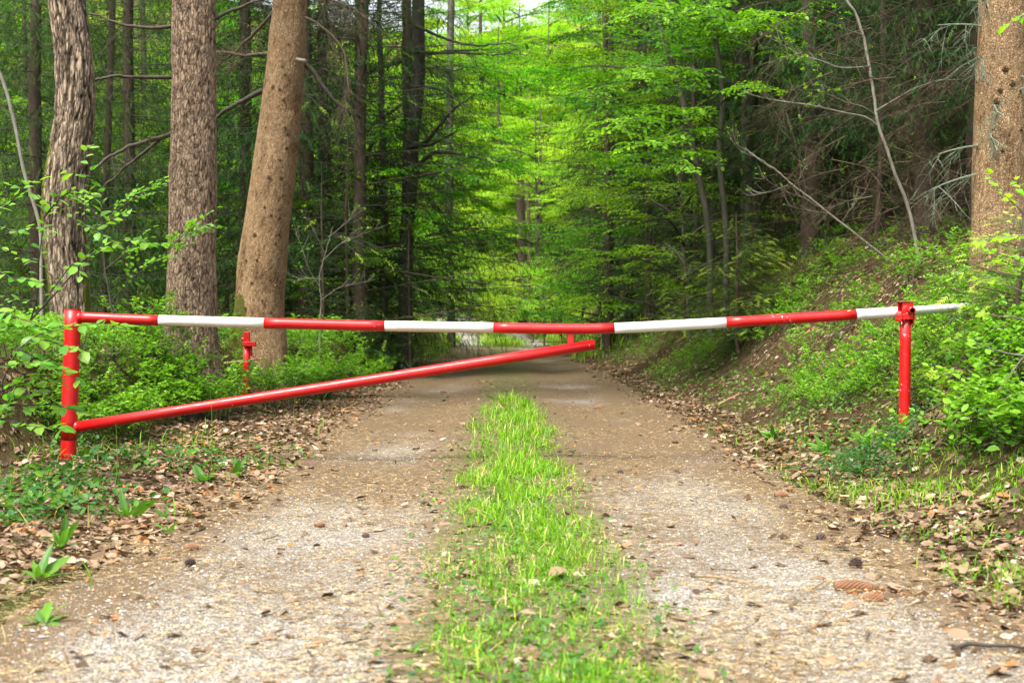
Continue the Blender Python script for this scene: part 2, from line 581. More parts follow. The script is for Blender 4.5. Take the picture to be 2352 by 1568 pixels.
# needle and dust cover, with mid-track shade and far sunlit strip worked in
cover_and_light = .50 + .24 * sst(4.2, 9.5, Yt) - .55 * sst(42, 50, Yt) + .75 * (fbm(np.stack([Xt * 1.3, Yt * .6], -1), 4, 37) - .5) - .10 * np.exp(-((np.abs(Ug) - .95) / .4) ** 2) + .35 * sst(1.2, 1.6, np.abs(Ug))
g = G()
g.add(np.stack([Xt, Yt, Zt], -1).reshape(-1, 3), F, strip.ravel(), np.clip(cover_and_light, 0, 1).ravel())
m, n, l, b = new_mat('gravel_track')
v = objco(n, l)
vo = n.new('ShaderNodeTexVoronoi')
vo.inputs['Scale'].default_value = 115
l.new(v, vo.inputs['Vector'])
sep = n.new('ShaderNodeSeparateColor')
l.new(vo.outputs['Color'], sep.inputs[0])
stone = ramp(n, l, sep.outputs[0], [(0, (.13, .115, .095)), (.3, (.24, .225, .20)), (.7, (.37, .35, .315)), (1, (.50, .48, .445))])
gap = ramp(n, l, vo.outputs['Distance'], [(.0, (1, 1, 1)), (.45, (1, 1, 1)), (.8, (.45, .42, .38))])
stone = mixc(n, l, 1., stone, gap, 'MULTIPLY')
nv = objco(n, l, (1, 3.2, 1))
fn = noise(n, l, nv, 55, 5, .75)
need = ramp(n, l, fn, [(.3, (.045, .030, .017)), (.5, (.125, .086, .048)), (.68, (.24, .170, .098))])
fb = noise(n, l, v, 26, 5, .75)
mk = n.new('ShaderNodeMapRange')
mk.inputs['From Min'].default_value = .40
mk.inputs['From Max'].default_value = .66
l.new(math_(n, l, 'ADD', math_(n, l, 'MULTIPLY', attr(n, 'c'), .75), math_(n, l, 'SUBTRACT', math_(n, l, 'MULTIPLY', fb, .9), .25)), mk.inputs['Value'])
col = mixc(n, l, mk.outputs[0], stone, need)
soil = ramp(n, l, fb, [(.3, (.06, .05, .02)), (.7, (.16, .15, .06))])
col = mixc(n, l, math_(n, l, 'MULTIPLY', attr(n, 't'), .85), col, soil)
l.new(col, b.inputs['Base Color'])
b.inputs['Roughness'].default_value = .9
b.inputs['Specular IOR Level'].default_value = .2
hsum = math_(n, l, 'ADD', math_(n, l, 'MULTIPLY', vo.outputs['Distance'], -.8), fb)
bump(n, l, hsum, b, .9, .012)
o = link('forest_track', g.mesh('forest_track', m, True))
o['kind'] = 'structure'
o['label'] = 'pale gravel track with brown needle litter and a grassy middle'

def track_z(x, y):
    return Hraw(x, y) + .004

# pebbles
def pebble_templates():
    out = []
    for s in range(5):
        rs = np.random.default_rng(s)
        v = np.array([(1, 0, 0), (0, 1, 0), (-1, 0, 0), (0, -1, 0), (0, 0, .7), (0, 0, -.7)], float)
        v *= 1 + .35 * (rs.random((6, 3)) - .5)
        f = np.array([(0, 1, 4), (1, 2, 4), (2, 3, 4), (3, 0, 4), (1, 0, 5), (2, 1, 5), (3, 2, 5), (0, 3, 5)])
        out.append((v, f))
    return out

def rand_u(N, y0, y1, power=1.8):
    """y with more samples close to the camera"""
    q = rng.random(N)
    a, b = y0 ** (1 - power), y1 ** (1 - power)
    return (a + (b - a) * q) ** (1 / (1 - power))

N = 62000
y = rand_u(N, 3.2, 12)
u = rng.uniform(-1.65, 1.65, N)
x = u + XC(y)
cv = .50 + .24 * sst(4.2, 9.5, y) + .75 * (fbm(np.stack([x * 1.3, y * .6], -1), 4, 37) - .5) - .1 * np.exp(-((np.abs(u) - .95) / .4) ** 2)
keep = (rng.random(N) > cv * .85) & ((np.abs(u) > .42) | (rng.random(N) < .15))
x, y, u = x[keep], y[keep], u[keep]
sz = np.exp(rng.normal(-5.75, .42, len(x)))
z = track_z(x, y) + sz * .12
pt = pebble_templates()
g = G()
sel = rng.integers(0, 5, len(x))
tv = np.clip(rng.normal(.5, .24, len(x)), 0, 1)
for k, (v_, f_) in enumerate(pt):
    w = sel == k
    nn = w.sum()
    a = rng.uniform(0, 6.28, nn)
    up = unit(np.stack([rng.normal(0, .25, nn), rng.normal(0, .25, nn), np.ones(nn)], -1))
    V, F = scatter(v_, f_, np.stack([x[w], y[w], z[w]], -1), np.stack([np.cos(a), np.sin(a), 0 * a], -1), up, sz[w] * rng.uniform(.8, 1.5, nn), sz[w] * rng.uniform(.6, 1., nn), sz[w] * .7)
    g.add(V, F, np.repeat(tv[w], len(v_)))
m, n, l, b = new_mat('pebble_stone')
l.new(ramp(n, l, attr(n, 't'), [(0, (.08, .07, .058)), (.3, (.22, .205, .18)), (.6, (.345, .325, .295)), (.88, (.43, .415, .385)), (1, (.56, .55, .53))]), b.inputs['Base Color'])
b.inputs['Roughness'].default_value = .8
o = link('gravel', g.mesh('gravel', m, False))
tag(o, 'pale grey gravel stones lying loose on the track', 'gravel', kind='stuff')

# needles, twiglets and orange bud scales on the track
N = 120000
y = rand_u(N, 3.2, 18, 1.7)
u = rng.uniform(-2.1, 2.1, N)
x = u + XC(y)
cl = fbm(np.stack([x * 2.2, y * 1.6], -1), 3, 61)
keep = rng.random(N) < np.clip((cl - .30) * 3, .06, 1)
x, y = x[keep], y[keep]
nn = len(x)
ln = rng.uniform(.008, .018, nn)
a = rng.normal(0, .7, nn)
a = np.where(rng.random(nn) < .5, a, rng.uniform(0, 6.28, nn))
big = rng.random(nn) < .012
ln = np.where(big, ln * 4, ln)
tvn = np.array([(-1, -.07, 0), (1, -.05, 0), (1, .05, .01), (-1, .07, .03)])
V, F = scatter(tvn, np.array([(0, 1, 2, 3)]), np.stack([x, y, track_z(x, y) + rng.uniform(.003, .014, nn)], -1), np.stack([np.cos(a), np.sin(a), rng.normal(0, .12, nn)], -1), unit(np.stack([rng.normal(0, .3, nn), rng.normal(0, .3, nn), np.ones(nn)], -1)), ln)
m, n, l, b = new_mat('fallen_needle')
l.new(ramp(n, l, attr(n, 't'), [(0, (.07, .04, .018)), (.35, (.20, .135, .055)), (.75, (.38, .275, .12)), (1, (.50, .40, .22))]), b.inputs['Base Color'])
b.inputs['Roughness'].default_value = .7
g = G()
g.add(V, F, np.repeat(np.where(big, .1, rng.random(nn)), 4))
o = link('needle_litter', g.mesh('needle_litter', m))
tag(o, 'fallen spruce needles strewn in drifts over the track', 'needles', kind='stuff')
N = 5200
y = rand_u(N, 3.2, 26, 1.5)
x = rng.uniform(-2.2, 2.2, N) + XC(y)
s_ = rng.uniform(.0035, .0085, N)
a = rng.uniform(0, 6.28, N)
tvs = np.array([(-1, 0, 0), (0, -.7, .35), (1, 0, .1), (0, .7, .35)])
V, F = scatter(tvs, np.array([(0, 1, 2, 3)]), np.stack([x, y, track_z(x, y) + .008], -1), np.stack([np.cos(a), np.sin(a), rng.normal(0, .2, N)], -1), unit(np.stack([rng.normal(0, .4, N), rng.normal(0, .4, N), np.ones(N)], -1)), s_)
m, n, l, b = new_mat('bud_scale')
l.new(ramp(n, l, attr(n, 't'), [(0, (.50, .19, .035)), (.6, (.62, .33, .10)), (1, (.70, .50, .26))]), b.inputs['Base Color'])
b.inputs['Roughness'].default_value = .5
g = G()
g.add(V, F, np.repeat(rng.random(N), 4))
o = link('bud_scale_litter', g.mesh('bud_scale_litter', m))
tag(o, 'tiny orange bud scales sprinkled over the gravel track', 'bud scales', kind='stuff')

# ------------------------------------------------------------------ leaves
def leaf_template(nseg=4, width=.62, fold=.12, curl=.15, serr=0., lob=0.):
    """leaf from x=0 (stalk) to x=1 (tip)"""
    t = np.linspace(0, 1, nseg + 2)
    w = width * .5 * np.sin(math.pi * t ** .85) ** .8
    if lob:
        w = w * (1 + lob * np.cos(t * 6 * math.pi))
    zc = -curl * (t - .3) ** 2
    V = [(0, 0, zc[0])]
    for k in range(1, nseg + 1):
        s_ = 1 + serr * (1 if k % 2 else -1)
        V += [(t[k], -w[k] * s_, zc[k] + fold * w[k]), (t[k], 0, zc[k]), (t[k], w[k] * s_, zc[k] + fold * w[k])]
    V.append((1, 0, zc[-1]))
    last = len(V) - 1
    Q = []
    T3 = [(0, 1, 2), (0, 2, 3)]
    for k in range(nseg - 1):
        a = 1 + 3 * k
        Q += [(a, a + 3, a + 4, a + 1), (a + 1, a + 4, a + 5, a + 2)]
    a = 1 + 3 * (nseg - 1)
    T3 += [(a, last, a + 1), (a + 1, last, a + 2)]
    for q in Q:
        T3 += [(q[0], q[1], q[2]), (q[0], q[2], q[3])]
    return np.array(V, float), np.array(T3)
KITE = (np.array([(0, 0, 0), (.42, -.30, .07), (1, 0, -.06), (.42, .30, .07)], float), np.array([(0, 1, 2, ), (0, 2, 3)]))
HEX = (np.array([(0, 0, 0), (.28, -.27, .05), (.70, -.24, .04), (1, 0, -.05), (.70, .24, .04), (.28, .27, .05)], float), np.array([(0, 1, 2), (0, 2, 3), (0, 3, 4), (0, 4, 5)]))

# dead leaf litter
def litter(name, label, N, ufun, y0, y1, power, sz=(.030, .075), dens=None, seed=0, lift=.012):
    y = rand_u(N, y0, y1, power)
    u = ufun(N, y)
    x = u + XC(y)
    if dens is not None:
        k = rng.random(N) < dens(u, y, x)
        x, y, u = x[k], y[k], u[k]
    N = len(x)
    s_ = rng.uniform(*sz, N) 
    e = .03
    z0 = Hraw(x, y)
    nx = -(Hraw(x + e, y) - z0) / e
    ny = -(Hraw(x, y + e) - z0) / e
    up = unit(np.stack([nx + rng.normal(0, .42, N), ny + rng.normal(0, .42, N), np.ones(N)], -1))
    a = rng.uniform(0, 6.28, N)
    X = np.stack([np.cos(a), np.sin(a), nx * -np.cos(a) + ny * -np.sin(a) + rng.normal(0, .2, N)], -1)
    g = G()
    sel = rng.integers(0, 3, N)
    tint = np.clip(rng.normal(.5, .25, N), 0, 1)
    tint = np.where(rng.random(N) < .06, 1, tint * .92)
    for k, (tv, tf) in enumerate(LIT):
        w = sel == k
        V, F = scatter(tv, tf, np.stack([x[w], y[w], z0[w] + rng.uniform(.2, 1.3, w.sum()) * lift], -1), X[w], up[w], s_[w], s_[w] * rng.uniform(.7, 1.1, w.sum()), s_[w] * rng.uniform(-1., 1.2, w.sum()))
        g.add(V, F, np.repeat(tint[w], len(tv)))
    o = link(name, g.mesh(name, M['dead']))
    tag(o, label, 'dead leaves', kind='stuff')
LIT = [(np.array([(0, 0, .1), (.3, -.34, .16), (.75, -.26, -.02), (1, .04, .14), (.66, .30, .04), (.25, .26, .18), (.5, 0, -.05)], float), np.array([(0, 1, 6), (1, 2, 6), (2, 3, 6), (3, 4, 6), (4, 5, 6), (5, 0, 6)])),
       (np.array([(0, 0, 0), (.2, -.30, .22), (.6, -.40, .05), (.95, -.12, .2), (.9, .22, -.04), (.45, .36, .2), (.5, 0, 0)], float), np.array([(0, 1, 6), (1, 2, 6), (2, 3, 6), (3, 4, 6), (4, 5, 6), (5, 0, 6)])),
       (np.array([(0, 0, .0), (.35, -.22, .2), (1, .05, 0), (.4, .26, .26)], float), np.array([(0, 1, 2), (0, 2, 3)]))]

def left_dens(u, y, x):
    inner = -1.25 - .55 * np.exp(-((y - 4.4) / 1.3) ** 2)
    d = sst(0, .5, inner + .35 * (fbm(np.stack([x * 2, y * 1.2], -1), 3, 71) - .5) - u)
    out = 1 - .75 * sst(.1, .7, (-np.interp(y, [4, 9, 11, 13, 15.3, 16.6, 20], [3.6, 3.35, 3.12, 2.92, 2.84, 2.4, 2.0]) - u))
    return np.clip(d, 0, 1) * out
litter('leaf_litter', 'brown dead leaves heaped along the track edge beside the bilberries', 42000, lambda N, y: rng.uniform(-4.2, -.9, N), 3.6, 34, 1.4, dens=left_dens)
def right_dens(u, y, x):
    d = sst(0, .7, u - 1.35 + .5 * (fbm(np.stack([x * 2, y * 1.2], -1), 3, 73) - .5))
    cl = .25 + .75 * sst(.42, .6, fbm(np.stack([x * 1.6, y * 1.6], -1), 3, 75))
    return np.clip(d, 0, 1) * np.where(u > 2.1, cl * .9, .85)
litter('leaf_litter', 'pale dead leaves lying on the verge and bank below the latch post', 72000, lambda N, y: 1.1 + 5.4 * rng.random(N) ** 1.15, 4.0, 40, 1.1, dens=right_dens)
litter('leaf_litter', 'scattered dead leaves lying on the gravel and in the grass strip', 3600, lambda N, y: rng.uniform(-1.5, 1.5, N), 3.3, 22, 1.7, dens=lambda u, y, x: np.where(np.abs(u) < .5, .7, .2))

# ------------------------------------------------------------------ grass
def blades(N, x, y, h, lean=.35, tmean=.45, wid=.0022):
    a = rng.uniform(0, 6.28, N)
    d = np.stack([np.cos(a), np.sin(a), 0 * a], -1)
    side = np.stack([-np.sin(a), np.cos(a), 0 * a], -1)
    z0 = Hraw(x, y)
    L = np.abs(rng.normal(0, lean, N)) + .1
    P = []
    for k, t in enumerate((0, .4, .75, 1)):
        c = np.stack([x, y, z0], -1) + d * (h * L * t ** 2)[:, None] + np.array([0, 0, 1.]) * (h * (t - .25 * L * t * t))[:, None]
        w = wid * (1, .9, .6, 0)[k] * (.6 + h / .10)
        if k < 3:
            P += [c - side * w[:, None], c + side * w[:, None]]
        else:
            P += [c]
    V = np.stack(P, 1).reshape(-1, 3)
    f = np.array([(0, 1, 3), (0, 3, 2), (2, 3, 5), (2, 5, 4), (4, 5, 6)])
    F = (f[None] + (np.arange(N) * 7)[:, None, None]).reshape(-1, 3)
    t = np.clip(rng.normal(tmean, .22, N), 0, .93)
    t = np.where(rng.random(N) < .09, 1., t)
    return V, F, np.repeat(t, 7)

N = 40000
y = rand_u(N, 3.2, 16.8, 1.15)
u = rng.normal(0, .21, N) * (1 + .25 * (y < 6)) + .06 * np.clip(6.5 - y, 0, 3)
cl = fbm(np.stack([u * 4, y * 1.7], -1), 3, 81)
hw = .36 + .04 * np.sin(y * 1.1) - .12 * sst(12, 16.5, y)
k = (np.abs(u - .05 * np.clip(6.5 - y, 0, 3)) < hw + .07 * (y < 6) + .16 * (cl - .5)) & (rng.random(N) < np.clip((cl - np.interp(y, [5, 8], [.39, .44])) * 4.5, .12, 1))
u, y = u[k], y[k]
hh = (rng.gamma(4, .012, len(u)) + .012) * (1 - .55 * (np.abs(u) / .45) ** 2).clip(.3, 1) * (.75 + .5 * fbm(np.stack([u * 5, y * 2], -1), 2, 83)) * np.interp(y, [3.2, 6, 8.5, 12, 17], [.6, .68, 1.1, 1.5, 1.1])
g = G()
g.add(*blades(len(u), u + XC(y), y, hh.clip(.015, .2), lean=.75))
# far bright tuft where the light falls in
N = 5000
y = rng.uniform(45, 66, N)
u = rng.normal(-.02, .35, N)
g.add(*blades(N, u + XC(y), y, rng.uniform(.06, .18, N), tmean=.6, wid=.006))
o = link('grass_strip', g.mesh('grass_strip', M['grass']))
tag(o, 'green grass growing along the middle of the track', 'grass', kind='stuff')
N = 15000
y = rand_u(N, 4.2, 12, 1.2)
u = rng.uniform(1.45, 3.0, N)
cl = fbm(np.stack([u * 2, y * 1.2], -1), 3, 85)
k = (rng.random(N) < np.clip((cl - .42) * 4, .04, 1) * sst(1.45, 1.9, u) * (1 - .8 * sst(8, 9.5, y)))
u, y = u[k], y[k]
g = G()
g.add(*blades(len(u), u + XC(y), y, rng.uniform(.02, .09, len(u)), lean=.9, tmean=.5))
o = link('verge_grass', g.mesh('verge_grass', M['grass']))
tag(o, 'thin yellowish grass growing on the verge below the bank', 'grass', kind='stuff')
N = 4200
y = rand_u(N, 4.2, 30, 1.2)
u = -rng.uniform(1.5, 3.8, N)
cl = fbm(np.stack([u * 1.6, y * 1.], -1), 3, 87)
k = rng.random(N) < np.clip((cl - .52) * 4, .03, 1)
u, y = u[k], y[k]
g = G()
g.add(*blades(len(u), u + XC(y), y, rng.uniform(.04, .16, len(u)), lean=.5, tmean=.4))
N = 9000
y = rng.uniform(30, 86, N)
u = np.where(rng.random(N) < .5, -1, 1) * rng.uniform(1.5, 5, N)
g.add(*blades(N, u + XC(y), y, rng.uniform(.1, .4, N), lean=.5, tmean=.6, wid=.0035))
o = link('verge_grass', g.mesh('verge_grass', M['grass']))
tag(o, 'sparse grass tufts growing on the leafy verge beside the bilberries', 'grass', kind='stuff')

# low broad leaves in the strip and on the verge
def leaf_carpet(N, x, y, sz, tm=.5, up_=.05, mat=None, tmpl=None, ga=None):
    tv, tf = tmpl or HEX
    a = rng.uniform(0, 6.28, N)
    el = rng.uniform(-.1, .9, N)
    z = Hraw(x, y) + rng.uniform(.01, up_, N)
    V, F = scatter(tv, tf, np.stack([x, y, z], -1), np.stack([np.cos(a), np.sin(a), el], -1), unit(np.stack([rng.normal(0, .4, N), rng.normal(0, .4, N), np.ones(N)], -1)), sz)
    ga.add(V, F, np.repeat(np.clip(rng.normal(tm, .2, N), 0, 1), len(tv)))
g = G()
N = 2600
y = rand_u(N, 3.3, 15, 1.4)
u = rng.normal(0, .22, N).clip(-.5, .5)
leaf_carpet(N, u + XC(y), y, rng.uniform(.012, .035, N), .5, .05, ga=g)
N = 1800                                   # bluish cinquefoil patch at the foot of the bank
c0 = ground_at(1995, 1090)
x = rng.normal(c0[0], .16, N)
y = rng.normal(c0[1] + .1, .22, N)
leaf_carpet(N, x, y, rng.uniform(.012, .028, N), .12, .10, ga=g)
c0 = ground_at(2060, 1020)
leaf_carpet(500, rng.normal(c0[0], .1, 500), rng.normal(c0[1], .12, 500), rng.uniform(.014, .03, 500), .2, .14, ga=g)
N = 2200
y = rand_u(N, 4.4, 13, 1.2)
u = rng.uniform(1.6, 3.2, N)
leaf_carpet(N, u + XC(y), y, rng.uniform(.012, .03, N), .6, .06, ga=g)
N = 7500
y = rand_u(N, 9, 30, 1.05)
u = 1.85 + rng.gamma(2., .8, N)
x = u + XC(y)
k = (rng.random(N) < sst(.35, .6, fbm(np.stack([x * 1.3, y * .9], -1), 3, 97))) & (u < 6)
leaf_carpet(k.sum(), x[k], y[k], rng.uniform(.02, .055, k.sum()), .6, .10, ga=g)
for (px, py, n_, sx_, sy_) in ((90, 1130, 380, .18, .25), (40, 1200, 240, .14, .2), (150, 1190, 140, .16, .12), (300, 1075, 190, .22, .12), (480, 1085, 170, .25, .08), (230, 1160, 110, .15, .12), (640, 1070, 30, .1, .06), (180, 1050, 120, .12, .12)):
    c0 = ground_at(px, py)
    leaf_carpet(n_, rng.normal(c0[0], sx_, n_), rng.normal(c0[1], sy_, n_), rng.uniform(.018, .06, n_), .35, .13, ga=g)
o = link('low_herbs', g.mesh('low_herbs', M['herb']))
tag(o, 'low green herbs and small leaves covering strip and verges', 'herbs', kind='stuff')

# ------------------------------------------------------------------ bilberry
def bilberry_template(seed, nl=85, h=.3, lt=None, ls=1.):
    rs = np.random.default_rng(seed)
    lv, lf = lt or KITE
    P, Rr = [], []
    LO, LX, LT = [], [], []
    for s in range(5):
        a = rs.uniform(0, 6.28)
        d = np.array([math.cos(a), math.sin(a), 0])
        hh = h * rs.uniform(.7, 1.1)
        pts = np.array([d * .02, d * hh * .2 + [0, 0, hh * .5], d * hh * rs.uniform(.35, .6) + [0, 0, hh]])
        P.append(pts)
        Rr.append([.0022, .0016, .0008])
        for b_ in range(3):
            t = rs.uniform(.4, .9)
            o_ = pts[1] * (1 - t) + pts[2] * t
            a2 = a + rs.uniform(-1.4, 1.4)
            e_ = o_ + np.array([math.cos(a2), math.sin(a2), .6]) * rs.uniform(.05, .10)
            P.append(np.array([o_, (o_ + e_) / 2 + [0, 0, .008], e_]))
            Rr.append([.0012, .001, .0006])
    P = np.array(P)
    for _ in range(nl):
        k = rs.integers(0, len(P))
        t = rs.uniform(.25, 1)
        q = P[k, 0] * (1 - t) + P[k, 2] * t
        LO.append(q)
        a = rs.uniform(0, 6.28)
        LX.append([math.cos(a), math.sin(a), rs.uniform(-.1, .7)])
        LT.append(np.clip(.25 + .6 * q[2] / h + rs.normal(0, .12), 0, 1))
    N = len(LO)
    V, F = scatter(lv, lf, np.array(LO), np.array(LX), unit(np.stack([rs.normal(0, .35, N), rs.normal(0, .35, N), np.ones(N)], -1)), ls * rs.uniform(.022, .038, N))
    TV, TF = tubes(P, np.array(Rr), 3)
    tri = np.concatenate([TF[:, [0, 1, 2]], TF[:, [0, 2, 3]]]) + len(V)
    return np.concatenate([V, TV]), F, tri, np.concatenate([np.repeat(LT, len(lv)), np.zeros(len(TV))])

def bilberry(name, label, x, y, sc, templ):
    g = G()
    N = len(x)
    z = Hraw(x, y) - .01
    sel = rng.integers(0, len(templ), N)
    for k, (tv, tf, tt, ti) in enumerate(templ):
        w = sel == k
        nn = w.sum()
        if not nn:
            continue
        a = rng.uniform(0, 6.28, nn)
        up = unit(np.stack([rng.normal(0, .15, nn), rng.normal(0, .15, nn), np.ones(nn)], -1))
        Xd = np.stack([np.cos(a), np.sin(a), 0 * a], -1)
        O = np.stack([x[w], y[w], z[w]], -1)
        V, F = scatter(tv, tf, O, Xd, up, sc[w])
        F2 = (tt[None] + (np.arange(nn) * len(tv))[:, None, None]).reshape(-1, 3)
        sh = rng.normal(0, .1, nn)
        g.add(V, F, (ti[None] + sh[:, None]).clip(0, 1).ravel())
        g.F.append(F2)
        g.M.append(np.full(len(F2), 1))
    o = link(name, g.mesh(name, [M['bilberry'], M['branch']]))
    tag(o, label, 'bilberry bushes', kind='stuff')

BT = [bilberry_template(s) for s in range(4)]
BTN = [bilberry_template(s + 9, 60, .3, HEX, 1.45) for s in range(3)]
N = 1500
y = rand_u(N, 10.0, 32, 1.25)
u = -np.interp(y, [4, 9, 11, 13, 15.3, 16.6, 20], [3.5, 3.3, 3.05, 2.86, 2.8, 2.35, 1.95]) - rng.gamma(1.6, .55, N) + .1
x = u + XC(y)
cl = fbm(np.stack([x * .8, y * .8], -1), 3, 91)
k = (rng.random(N) < sst(.30, .48, cl)) & (x > -11) & ~((np.abs(x / y * FPX + 1176 - 568) < 42) & (y < 15.2))
bilberry('bilberry_thicket', 'bilberry bushes covering the bank around the big trunks', x[k], y[k], rng.uniform(.7, 1.25, k.sum()), BT)
N = 2000
y = rand_u(N, 8.6, 30, 1.2)
u = 1.95 + rng.gamma(2.2, .55, N)
x = u + XC(y)
cl = fbm(np.stack([x * .9, y * .7], -1), 3, 93)
k = (rng.random(N) < sst(.37, .53, cl) * np.interp(y, [8, 12, 17, 26], [1, 1, .8, .6])) & (u < 6) & ~((np.abs(x - 2.64) < .12) & (y < 9.7))
bilberry('bilberry_thicket', 'bilberry bushes on the mossy bank behind the latch post', x[k], y[k], rng.uniform(.65, 1.15, k.sum()) * np.interp(u[k], [2, 2.8], [.6, 1.]), BT)
xx, yy, ss = [], [], []
for (px, py, Y, n_) in ((2330, 1000, 7.4, 12), (2290, 960, 7.9, 12), (2345, 880, 8.2, 14), (2220, 1010, 8.0, 7), (2150, 1045, 7.9, 4), (2335, 780, 8.8, 14), (2250, 840, 9.4, 9)):
    p = at(px, py, Y)
    for _ in range(n_):
        xx.append(p[0] + random.gauss(0, .13))
        yy.append(p[1] + random.gauss(0, .2))
        ss.append(random.uniform(.8, 1.25))
xx2, yy2, ss2 = [], [], []
for (px, Y, n_) in ((385, 13.1, 12), (440, 13.0, 16), (500, 13.3, 12), (340, 13.2, 10), (610, 14.9, 8), (650, 15.0, 12), (700, 15.6, 12), (750, 17, 12), (520, 14.6, 3)):
    for _ in range(n_):
        q_ = at(px + random.gauss(0, 16), 800, Y + random.gauss(0, .2))
        xx2.append(q_[0])
        yy2.append(q_[1])
        ss2.append(random.uniform(1.1, 1.75))
bilberry('bilberry_thicket', 'taller bilberry clumps round the feet of the middle and leaning trunks', np.array(xx2), np.array(yy2), np.array(ss2), BT)
bilberry('bilberry_thicket', 'near bright bilberry bushes at the foot of the bank', np.array(xx), np.array(yy), np.array(ss), BTN)

# ------------------------------------------------------------------ the gate
YG = 9.5
def gp(px, py, Y=YG):
    return at(px, py, Y)
base = gp(155, 1062)
base[2] = H(base[0], base[1]) - .02
gate = thing('barrier_gate', 'red and white striped barrier pole with its left post and slanting red brace', 'barrier gate', base)
g = G()
top, mid_, low = gp(167.5, 711), gp(158, 1008), gp(155, 1075)
low[2] = base[2] - .1
add_pipe(g, mid_ - (mid_ - low) * .0, top, .0535, 40, 8)
part(gate, 'post', g, M['red'], False)
for p in gate.children[0].data.polygons:
    p.use_smooth = len(p.vertices) == 4
g = G()
add_pipe(g, low, mid_ - np.array([0, 0, .006]), .0500, 40, 4)
add_pipe(g, mid_ - np.array([0, 0, .03]), mid_ + np.array([0, 0, .001]), .040, 32)
o = part(gate, 'post_base', g, M['red_worn'], False)
g = G()
add_pipe(g, top + [0, 0, -.001], top + [0, 0, .004], .0545, 40)
part(gate, 'cap', g, M['red'])
# the bar: centre line measured in the picture
cx = [172, 365, 607, 884, 1133, 1300, 1411, 1667, 1966, 2058]
cyy = [728, 736, 742, 748.6, 752.6, 755.6, 754.3, 740.6, 722.3, 717]
rad = .0352
bounds = [179, 365, 607, 884, 1133, 1411, 1667, 1966, 2064]
yb = lambda px: YG + .0 + (px - 172) / 1886 * .12
cols = ['red', 'white', 'red', 'white', 'red', 'white_rust', 'red_chip', 'white_rust']
sm = lambda px: np.interp(px, np.linspace(172, 2066, 200), np.convolve(np.pad(np.interp(np.linspace(172, 2066, 200), cx, cyy), 8, mode='edge'), np.ones(17) / 17, 'valid'))
def barpt(px):
    yy_ = sm(px) if 330 < px < 1950 else np.interp(px, cx, cyy)
    return gp(px, yy_, yb(px))
def smooth_quads(o):
    for p in o.data.polygons:
        p.use_smooth = len(p.vertices) == 4
for k, c in enumerate(cols):
    a, b_ = bounds[k], bounds[k + 1]
    P = np.array([barpt(q) for q in np.linspace(a, b_, 9)])
    r_ = rad * (1.0 if k < 6 else 1.02) + (.0004 if c.startswith('white') else 0)
    v, f, cap = capped(P, r_, 40)
    g = G().add(v, f)
    g.F.append(cap)
    g.M.append(np.full(2, 0))
    o = part(gate, 'white_band' if c.startswith('white') else 'red_band', g, M[c])
    smooth_quads(o)
# weld rings at the post
for (px, py, rr) in ((183, 729, .038), (176, 980, .038)):
    g = G()
    p0 = gp(px, py)
    P = np.array([p0 + [-.012, 0, 0], p0 + [0, 0, 0], p0 + [.012, 0, 0]])
    v, f = tubes(P, [rr * .96, rr * 1.12, rr * .96], 24)
    g.add(v, f)
    part(gate, 'weld', g, M['red'], True)
g = G()
A, B = gp(168, 981), gp(1366, 791, YG + .075)
add_pipe(g, A, B, .0355, 40, 6)
o = part(gate, 'brace', g, M['red'])
smooth_quads(o)
g = G()
v, f, cap = capped(np.array([B + unit(A - B) * .002, B + unit(B - A) * .0015]), .0285, 32)
g.add(v, f)
g.F.append(cap)
g.M.append(np.zeros(2))
part(o, 'pipe_hollow_shade', g, M['black'])  # black disc painted as the shade inside the brace end
g = G()
c1, c2 = gp(1310.5, 767, YG + .07), gp(1310.5, 789, YG + .07)
add_box(g, (c1 + c2) / 2, 15 / 345, .03, (c1 - c2)[2] + .012, bev=.003)
part(gate, 'strut', g, M['red'])
# counterweight stub beyond the latch post: thinner pipe going away to the right
g = G()
add_pipe(g, gp(2060, 716.5, YG + .12), gp(2222, 704.5, YG + 1.0), .0300, 32, 6)
o = part(gate, 'tail_pipe', g, M['white_rust'])
smooth_quads(o)

# latch post
lb_ = gp(2077, 972)
LX_, LY_ = lb_[0], YG - .0
lz = H(LX_, LY_)
post2 = thing('latch_post', 'chipped red latch post with a square bracket standing on the right bank foot', 'post', (LX_, LY_, min(lz, lb_[2])))
pt_, pb_ = gp(2080, 722), gp(2077, 990)
g = G()
add_pipe(g, pb_ - [0, 0, .1], pt_, .0375, 36, 6)
o = part(post2, 'pipe', g, M['red_worn'])
smooth_quads(o)
g = G()
bc = gp(2080, 717)
def quad_plate(g, c, w, d, h):
    add_box(g, c, w, d, h, bev=.003)
# bracket: front plate, side cheeks and top plate
hw_ = 25 / 345
quad_plate(g, bc + [0, -.055, .01], hw_, .008, .115)
quad_plate(g, bc + [0, .062, .01], hw_, .008, .115)
quad_plate(g, bc + [-hw_ * .5 - .006, 0, -.022], .008, .125, .055)
quad_plate(g, bc + [hw_ * .5 + .006, 0, -.022], .008, .125, .055)
quad_plate(g, bc + [-hw_ * .5 - .012, 0, -.052], .012, .11, .02)
part(post2, 'bracket', g, M['red_worn'])
g = G()
quad_plate(g, bc + [0, 0, .0725], hw_ + .012, .135, .007)
part(post2, 'top_plate', g, M['rust'])
g = G()
nb = bc + [.016, -.06, .014]
v, f = tubes(np.array([nb + [0, .01, 0], nb + [0, -.04, 0], nb + [0, -.044, 0], nb + [0, -.044, 0], nb + [0, -.02, 0]]), [.023, .023, .021, .0155, .0155], 28)
g.add(v, f)
sock = part(post2, 'lock_tube', g, M['red_worn'], True)
g = G()
